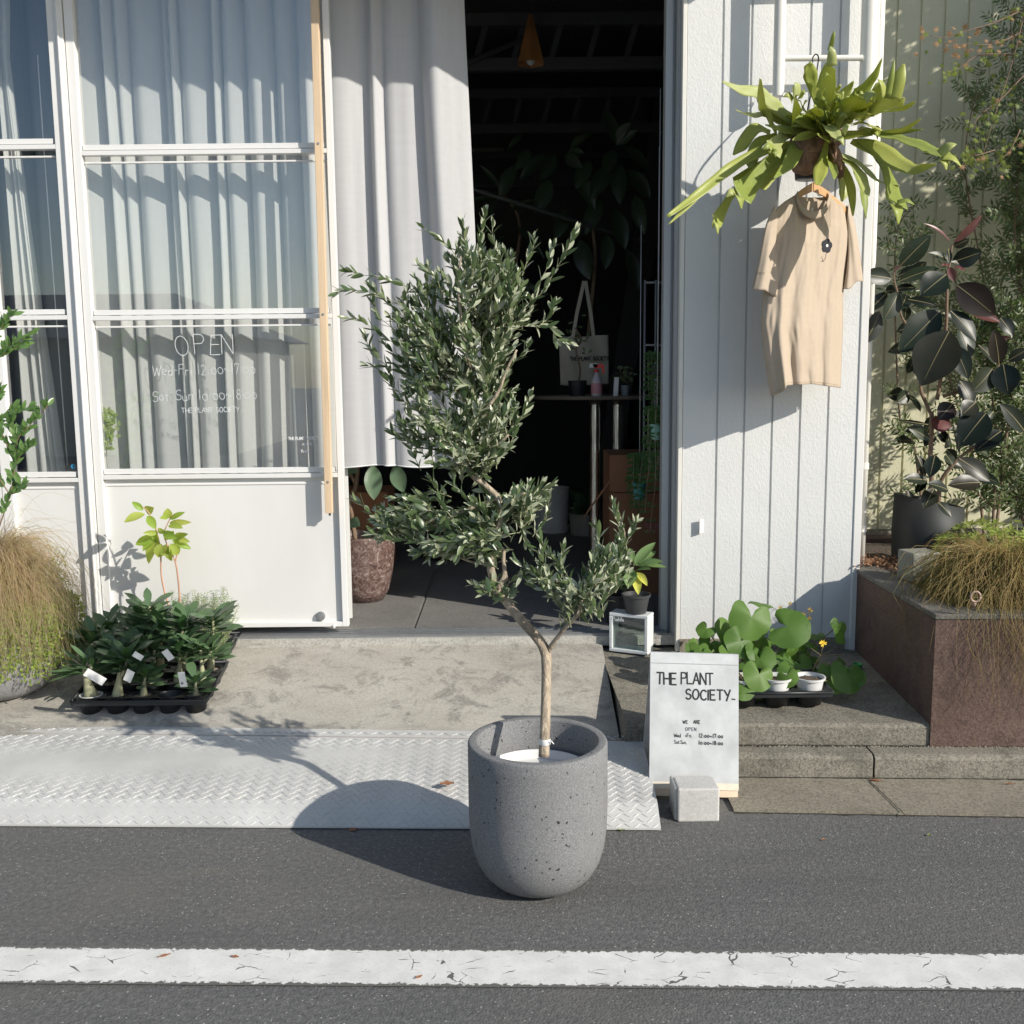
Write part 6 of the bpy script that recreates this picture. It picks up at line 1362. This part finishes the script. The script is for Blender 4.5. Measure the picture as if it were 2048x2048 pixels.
# creeping plant
M['creep'] = leafmat('creeping_leaf', [(.13,.20,.03),(.22,.30,.045),(.30,.36,.06)], None, .5, .3)
cp = thing('creeping_plant', 'bright green small leaved creeper trailing down the right side of the cement planter', 'plant', lc+Vector((.2,-.1,.3))); g = MB(); gs = MB()
for k in range(420):
    az = rL.uniform(-1.9,.35); o_ = lc+Vector((.23*math.cos(az),.23*math.sin(az),.38)); dr = rL.uniform(.05,.27); ot_ = rL.uniform(.02,.09)
    S = spl([o_, o_+Vector((math.cos(az)*ot_,math.sin(az)*ot_,.02)), o_+Vector((math.cos(az)*(ot_+.02)+rL.uniform(-.03,.03),math.sin(az)*(ot_+.02),-dr))],5); gs.tube(S, .0009, 4, cap=False)
    for p in S[2:]:
        for _ in range(3): g.leaf(p+Vector((rL.gauss(0,.007),rL.gauss(0,.007),rL.gauss(0,.008))), (rL.uniform(-1,1),rL.uniform(-1,.2),rL.uniform(-1,.6)), (rL.uniform(-.5,.5),-1,.5), .0135, .012, 'ovate', .1, .1, 2)
for k in range(60):       # loose silvery wisps at the right
    az = rL.uniform(-.6,.6); o_ = lc+Vector((.2*math.cos(az),.15*math.sin(az),.42)); h = rL.uniform(-.05,.22)
    q = o_+Vector((rL.uniform(.05,.16),rL.uniform(-.1,.05),h)); gs.tube([o_,o_.lerp(q,.5)+Vector((.02,0,.03)),q], .0009, 4, cap=False)
    for j in range(9): g.leaf(o_.lerp(q,j/9)+Vector((rL.gauss(0,.01),rL.gauss(0,.01),rL.gauss(0,.01))), (rL.uniform(-1,1),-.3,rL.uniform(-1,1)), (0,-1,.5), .010, .007, 'ovate', .1, .1, 2)
gs.build('stems', M['twig'], cp); g.build('foliage', M['creep'], cp)
# glossy shrub at the left edge
M['glossy'] = leafmat('glossy_green_leaf', [(.05,.13,.025),(.10,.22,.04),(.17,.30,.06)], (.13,.22,.07), .3, .28, .6)
gsx = thing('glossy_shrub', 'glossy green leaved shrub reaching in from the left edge above the tan grass', 'shrub', P(-40,1250,4.1)); g = MB(); gt = MB(); YL = 4.1
for st_, r0 in (([(-60,1250),(-30,1150),(0,1050),(20,990),(30,930),(35,880),(60,850),(95,812)],.0035),([(20,990),(-20,930),(-60,880)],.003),([(30,930),(10,880),(-15,820),(0,780)],.0025),([(-60,1100),(-40,900),(-20,760),(10,700),(60,670)],.0035),([(-30,760),(-20,700),(0,660),(25,630)],.003),([(20,990),(45,975),(35,960)],.002),([(30,930),(45,905),(60,890)],.002),([(-20,850),(20,830),(60,815)],.0025),([(-10,720),(20,700),(45,690)],.002),([(35,880),(20,850),(30,820)],.002)):
    S = spl([P(u,v,YL) for u,v in st_], 6); n = len(S); gt.tube(S, [r0*(1-.6*i/n) for i in range(n)], 6)
    for i in range(n//3 if len(st_) > 5 else 2, n):
        d = (S[i]-S[i-1]).normalized()
        for _ in range(2):
            g.leaf(S[i]+Vector((0,rL.uniform(-.01,.01),0)), (d+Vector((rL.uniform(-1,1),rL.uniform(-.7,.4),rL.uniform(-.5,.9)))), (rL.uniform(-.5,.5),-1,rL.uniform(0,.9)), rL.uniform(.034,.052), .020, 'ovate', .12, .25, 3)
g.build('foliage', M['glossy'], gsx); gt.build('stems', M['brownbark'], gsx)
# ---------------------------------------------------------------- desert rose tray
M['adleaf'] = leafmat('desert_rose_leaf', [(.030,.075,.025),(.050,.110,.035),(.085,.16,.05)], (.10,.17,.08), .3, .15, .6)
M['caudex'] = simple('caudex_bark', (.33,.33,.20), .6, var=.2, vs=20, bmp=.2)
M['grit'] = simple('gritty_soil', (.30,.24,.19), .95, var=.7, vs=160, bmp=.9, bs=160)
pa = G(146,1440,.135); pbx = G(408,1440,.135); cs = (pbx.x-pa.x)/5; ax0, ay0, az0 = pa.x, pa.y+.01, .128; slp = .20
trA = thing('plant_tray', 'black plastic cell tray at the ramp edge filled with desert rose seedlings', 'tray', Vector((ax0+.25,ay0+.15,az0)))
g = MB(); tray(g, ax0, ay0, az0, 5, 3, cs, .082, slp*1.0); g.build('tray', M['black'], trA)
LABc = ['leftmost','second from left','middle','fourth','rightmost']; LABr = ['front row','middle row','back row']
AR = random.Random(41)
looks = {(0,0):('tall pale swollen trunk and narrow leaves reaching left',1.0,1.5),(1,0):('smooth green bottle shaped trunk',1.0,1.25),(2,0):('short trunk and a white tag',.62,.9),(4,0):('low stubby trunk and small leaf cluster',.45,.8)}
for j in range(3):
    for i in range(5):
        if (i,j) == (3,0): continue
        x = ax0+(i+.5)*cs; y = ay0+(j+.5)*cs; z = az0+slp*(j+.5)*cs; ex_ = looks.get((i,j)); sc_ = ex_[1] if ex_ else AR.uniform(.85,1.15); fat = ex_[2] if ex_ else AR.uniform(.8,1.1)
        lab = 'desert rose seedling, '+LABr[j]+' of the black tray, '+LABc[i]+(' with '+ex_[0] if ex_ else '')
        lab = ' '.join(lab.split()[:16]); c = Vector((x,y,z+.006)); t = thing('desert_rose', lab, 'plant', c, 'desert rose seedlings in the black tray')
        r, h = cs*.43, .078; g = MB(); g.lathe(c, [(0,0),(r*.7,0),(r*.97,h-.008),(r*1.0,h-.008),(r*1.02,h),(r*.94,h),(r*.9,h*.85)], 32)
        g.build('pot', M['potwhite'] if (i,j) == (0,0) else M['black'], t, auto=.7)
        g = MB(); g.lathe(c+Vector((0,0,h*.86)), [(0,.004),(r*.5,.004),(r*.93,0)], 24, .15); g.build('soil', M['grit'], t)
        H_ = .24*sc_+(0 if j == 0 else .05*j); b0 = c+Vector((0,0,h*.86)); lean = Vector((AR.uniform(-.15,.15)-(.12 if i == 0 else 0), AR.uniform(-.1,.05), 1)).normalized()
        top = b0+lean*H_*.62; pts = [b0, b0+lean*H_*.08, b0+lean*H_*.2, b0+lean*H_*.34, top]; rs = [.019*fat,.017*fat,.013*fat,.0085*fat,.005]
        g = MB(); g.tube(spl(pts,4), spl1(rs,4), 14)
        nb = 1 if sc_ < .7 else AR.choice((2,3,3)); tips = [top]
        for b_i in range(nb-1):
            an = AR.uniform(0,6.28); q = b0+lean*H_*.36+Vector((math.cos(an)*.045, math.sin(an)*.04, H_*AR.uniform(.2,.42))); g.tube(spl([b0+lean*H_*.30, (b0+lean*H_*.36+q)/2+Vector((math.cos(an)*.012,math.sin(an)*.012,0)), q],3), [.006]*7, 8); tips.append(q)
        g.build('caudex', M['caudex'], t); g = MB()
        for tp_ in tips:
            nl = AR.randint(13,17)
            for q in range(nl):
                th = q*2.4+AR.uniform(-.2,.2); el = AR.uniform(.25,1.15)*(q/nl)+.20; L = .122*(.75+.3*sc_)*AR.uniform(.7,1.1)
                d = Vector((math.cos(th)*math.cos(el), math.sin(th)*math.cos(el), math.sin(el)))
                g.leaf(tp_-lean*.05*(1-q/nl), d, Vector((0,0,1))-d*.2+Vector((0,-.3,0)), L, L*(.36 if (i,j) != (0,0) else .22), 'obov', .10, .12, 5)
        if i == 0 and j == 0:
            for q in range(5): g.leaf(b0+lean*H_*.45, Vector((-1,AR.uniform(-.5,.2),AR.uniform(-.2,.3))), (0,-.4,1), .15, .022, 'lance', .15, .15, 5)
        g.build('foliage', M['adleaf'], t)
for k,(u,v,Y,w,h,rot) in enumerate(((190,1354,3.90,9,21,.9),(258,1352,3.93,8,14,-.5),(365,1359,3.90,7,17,.05),(336,1310,4.0,7,12,.5),(276,1312,4.0,6,10,.9))):
    c = P(u,v,Y); kk_ = px(1350,Y); ax_ = Vector((math.cos(rot),0,math.sin(rot))); ay_ = Vector((-math.sin(rot),-.25,math.cos(rot))).normalized()
    t = thing('plant_tag', ['slanted white plant tag between the two front left seedlings','folded white plant tag behind the third seedling','upright white plant tag with black print at the front','small pale tag half hidden by leaves near the back','tiny white tag tucked in the dark leaves left of centre'][k], 'tag', c, 'white plant tags in the seedling tray')
    g = MB(); g.obox(c, ax_*w*kk_, ax_.cross(ay_)*.0006, ay_*h*kk_); g.build('card', M['white'], t, smooth=False)
    if k == 2: g = MB(); write(g, '10', c-ax_*w*kk_*.5-ay_*h*kk_*.6+Vector((0,-.002,0)), ax_, ay_, .010, .0018, .1, 0, nrm=(0,-1,0)); g.build('print', M['ink'], t, smooth=False)
# ---------------------------------------------------------------- back tray with fine herbs
pc_ = G(478,1300,.24); bx0, by0, bz0 = ax0+.02, ay0+3*cs+.02, az0+slp*3*cs
trB = thing('plant_tray', 'second black carry tray against the door with fine leaved herbs', 'tray', Vector((bx0+.3,by0+.12,bz0)))
cs2 = cs; g = MB(); tray(g, pc_.x-5*cs2, by0, bz0, 5, 3, cs2*1.0, .07, .17); g.build('tray', M['black'], trB)
M['herb'] = leafmat('herb_leaf', [(.12,.19,.08),(.20,.28,.12),(.30,.37,.20)], None, .6, .25)
HR = random.Random(5)
herbs = [(4,0,'front right corner of the back tray'),(3,0,'front row beside the corner of the back tray'),(4,1,'right side middle of the back tray'),(3,1,'centre right of the back tray'),(4,2,'far right corner against the door panel'),(3,2,'against the door panel right of the two stemmed plant'),(2,2,'behind the stems of the yellow leaved plant')]
for i, j, where in herbs:
    x = pc_.x-5*cs2+(i+.5)*cs2; y = by0+(j+.5)*cs2; z = bz0+.17*(j+.5)*cs2; c = Vector((x,y,z+.005)); t = thing('herb_plant', 'fine leaved herb, '+where, 'herb', c, 'fine leaved herbs in the back tray'); r, h = cs2*.43, .074
    g = MB(); g.lathe(c, [(0,0),(r*.7,0),(r*.97,h-.008),(r*1.02,h),(r*.94,h),(r*.9,h*.85),(0,h*.85)], 28); g.build('pot', M['black'], t, auto=.7)
    g = MB(); gs = MB(); hh_ = (.20 if j == 2 else .12)
    for k in range(44 if j == 2 else 60):
        an = HR.uniform(0,6.28); d = Vector((math.cos(an)*HR.uniform(0,.6), math.sin(an)*HR.uniform(0,.5), 1)).normalized(); L = hh_*HR.uniform(.4,1.25); o_ = c+Vector((HR.uniform(-.02,.02),HR.uniform(-.02,.02),h*.85)); q = o_+d*L+Vector((HR.uniform(-.02,.02),0,0))
        gs.tube([o_,q], [.0010,.0006], 4, cap=False); m = int(L/.011)
        for f in range(2,m): 
            for sg in (0,1): th = f*2.4+sg*3.1; g.leaf(o_.lerp(q,f/m), (math.cos(th),math.sin(th),.6), (0,-1,1), .015, .0032, 'lance', .1, .1, 2)
    gs.build('stems', M['twig'], t); g.build('foliage', M['herb'], t)
# extra greenery in the left half of the back tray (taller desert roses behind)
for i, where in ((0,'behind the leftmost column, tallest dark cluster'),(1,'behind the second column with upright paddle leaves')):
    x = pc_.x-5*cs2+(i+.6)*cs2; c = Vector((x, by0+.5*cs2, bz0+.09)); t = thing('desert_rose', 'tall desert rose '+where, 'plant', c, 'desert rose seedlings in the black tray'); g = MB(); g.lathe(c, [(0,-.08),(.035,-.08),(.045,-.01),(.04,-.01),(0,-.015)], 24); g.build('pot', M['black'], t, auto=.7)
    top = c+Vector((.01,0,.14)); g = MB(); g.tube([c+Vector((0,0,-.01)),c+Vector((0,0,.05)),top], [.015,.011,.006], 10); g.build('caudex', M['caudex'], t); g = MB()
    for q in range(18):
        th = q*2.4; el = .1+.9*q/18; d = Vector((math.cos(th)*math.cos(el), math.sin(th)*math.cos(el), math.sin(el))); g.leaf(top-Vector((0,0,.04*(1-q/18))), d, Vector((0,-.4,1))-d*.2, .10, .036, 'obov', .1, .12, 5)
    g.build('foliage', M['adleaf'], t)
# two stemmed yellowing plant
YY = 4.53; M['yleaf'] = leafmat('yellow_green_leaves', [(.16,.30,.05),(.30,.40,.07),(.42,.44,.12),(.50,.36,.18)], (.40,.45,.12), .4, .4, .4, (.55,.65,.08))
yp = thing('yellowing_plant', 'slim plant with two bare pinkish stems and yellow green leaves before the white door panel', 'plant', P(350,1240,YY))
def Z7(x, y, d=0): return P(x*.3623, 950+y*.3623, YY+d)
g = MB()
for pts in (([(950,830),(935,740),(910,650),(892,560),(888,460),(890,400)]),([(995,790),(993,700),(985,590),(968,480),(930,400)]),([(890,420),(870,330),(850,260),(815,200),(770,165)]),([(930,400),(905,330),(925,270),(950,220)]),([(968,480),(985,400),(990,350)])):
    S = spl([Z7(x,y) for x,y in pts], 5); g.tube(S, [(.0048 if len(pts) > 4 and pts[0][1] > 700 else .003)*(1-.3*i/len(S)) for i in range(len(S))], 8)
g.build('stems', simple('pinkish_stem',(.50,.28,.19),.6,var=.2), yp)
g = MB()
for (x0,y0,x1,y1,w) in ((800,215,685,262,52),(790,195,728,148,34),(805,200,850,180,52),(925,240,925,183,48),(940,245,1022,205,30),(935,265,1058,262,34),(930,280,1010,295,42),(925,235,880,238,24),(815,225,860,300,46),(850,340,748,385,50),(860,350,788,420,52),(870,350,820,490,66),(890,380,875,455,60),(900,390,930,450,62),(900,320,980,350,46),(940,380,985,440,58),(950,360,1055,410,40),(960,350,1040,325,40),(955,345,960,310,40),(870,320,790,320,30),(935,400,950,475,54),(960,340,1050,370,34),(870,300,930,320,30),(860,300,880,395,40),(930,310,920,360,40)):
    bigleaf(g, Z7(x0,y0,HR.uniform(-.03,.03)), Z7(x1,y1,HR.uniform(-.06,.02)), w*.3623*px(1080,YY)*1.05, .14, .3)
for an in range(7): g.leaf(Z7(1000,760), (math.cos(an),-.3,math.sin(an)*.5+.5), (0,-1,.6), .032, .02, 'ovate')
g.build('foliage', M['yleaf'], yp)
g = MB(); c = Z7(970,830); c.z = bz0+.02; r = .05; g.lathe(c, [(0,-.02),(r*.8,-.02),(r,.10),(r*.9,.10),(0,.09)], 28); g.build('pot', M['black'], yp, auto=.7)
# window-side little plant behind the glass
wl = thing('window_plant', 'small pale leaved climbing plant behind the left edge of the lettered pane', 'plant', P(218,880,4.80)); g = MB()
for k in range(64):
    t_ = HR.random(); g.leaf(P(218+6*math.sin(t_*5)+HR.gauss(0,5), 822+t_*80, 4.80+HR.uniform(-.01,.015)), (HR.uniform(-1,1),-.2,HR.uniform(-.4,1)), (0,-1,.4), .032, .018, 'ovate', .1, .2, 3)
g.build('foliage', leafmat('pale_leaf',[(.30,.38,.15),(.38,.45,.22)],None,.5,.3), wl)
g = MB(); g.tube(spl([P(215,935,4.80),P(213,905,4.80),P(222,860,4.80),P(218,822,4.80)],4), .0015, 5); g.build('stem', M['twig'], wl)
# ---------------------------------------------------------------- litter
M['dead'] = leafmat('dead_leaf', [(.28,.10,.05),(.34,.16,.08),(.20,.09,.05)], None, .7, .15)
def deadleaf(label, u, v, z, L, W_, rot, mat=None, up=.002):
    c = G(u, v, z); g = MB(); d = Vector((math.cos(rot), math.sin(rot), .0)); n = 7; vs = []
    for i in range(n+1):
        t = i/n; w = W_*.5*math.sin(math.pi*min(.98,max(.04,t)))**.7
        for k in (-1,-.4,.4,1): vs.append(c+d*(L*(t-.5))+Vector((-d.y,d.x,0))*(w*k*(1+.15*math.sin(i*3.1)))+Vector((0,0,up*(.3+abs(k)*.9+.5*math.sin(i*1.7+k*2)+.3))))
    g.add(vs, [(i*4+k,i*4+k+1,(i+1)*4+k+1,(i+1)*4+k) for i in range(n) for k in range(3)])
    tag(g.build('fallen_leaf', mat or M['dead']), label, 'leaf', 'fallen leaves on the ground')
zpl = .095
deadleaf('curled reddish brown leaf on the ramp plate left of the stone planter', 894, 1569, .090, .050, .036, .1, up=.004)
deadleaf('small brown leaf on the asphalt against the front edge of the ramp', 706, 1660, .003, .030, .022, .6)
deadleaf('orange brown leaf lying on the left part of the white line', 329, 1912, .006, .032, .011, .5)
deadleaf('small brown leaf on the white line below the planter shadow', 470, 1914, .006, .024, .010, -.3)
deadleaf('yellow green leaf on the asphalt by the right corner of the ramp', 1243, 1661, .003, .022, .014, .1, M['creep'], .003)
deadleaf('brown leaf in the gutter beneath the kerb joint', 1752, 1561, .018, .042, .016, -.4)
deadleaf('pale dried leaf in the gutter right of the brown one', 2020, 1568, .018, .04, .008, .0)
deadleaf('greyish leaf in the dark corner between apron and step', 1214, 1440, .12, .05, .04, .8, simple('grey_leaf',(.22,.20,.17),.8), .006)
deadleaf('small bright leaf on the right stretch of asphalt', 1858, 1671, .003, .016, .009, .9, M['creep'], .003)
deadleaf('thin pale leaf on the asphalt below the gutter', 1647, 1680, .003, .02, .008, .2)
deadleaf('tiny brown leaf on the white line left of its middle', 838, 1955, .006, .022, .010, .7)
# grit in the kerb joint
g = MB(); GR = random.Random(2)
for k in range(900):
    x = GR.uniform(XR, 3.2); y = line_at(*sb, x)-GR.uniform(.0,.022)-.001; r = GR.uniform(.0012,.0035); c = Vector((x,y,.106+r*.4))
    g.add([c+Vector((r,0,0)),c+Vector((-r*.6,r*.8,0)),c+Vector((-r*.6,-r*.8,0)),c+Vector((0,0,r))], [(0,1,3),(1,2,3),(2,0,3)])
tag(g.build('gravel', simple('grit_stones',(.35,.31,.25),.9,var=.6,vs=100), None, smooth=False), 'fine gravel gathered along the joint behind the kerb', 'gravel', kind='stuff')
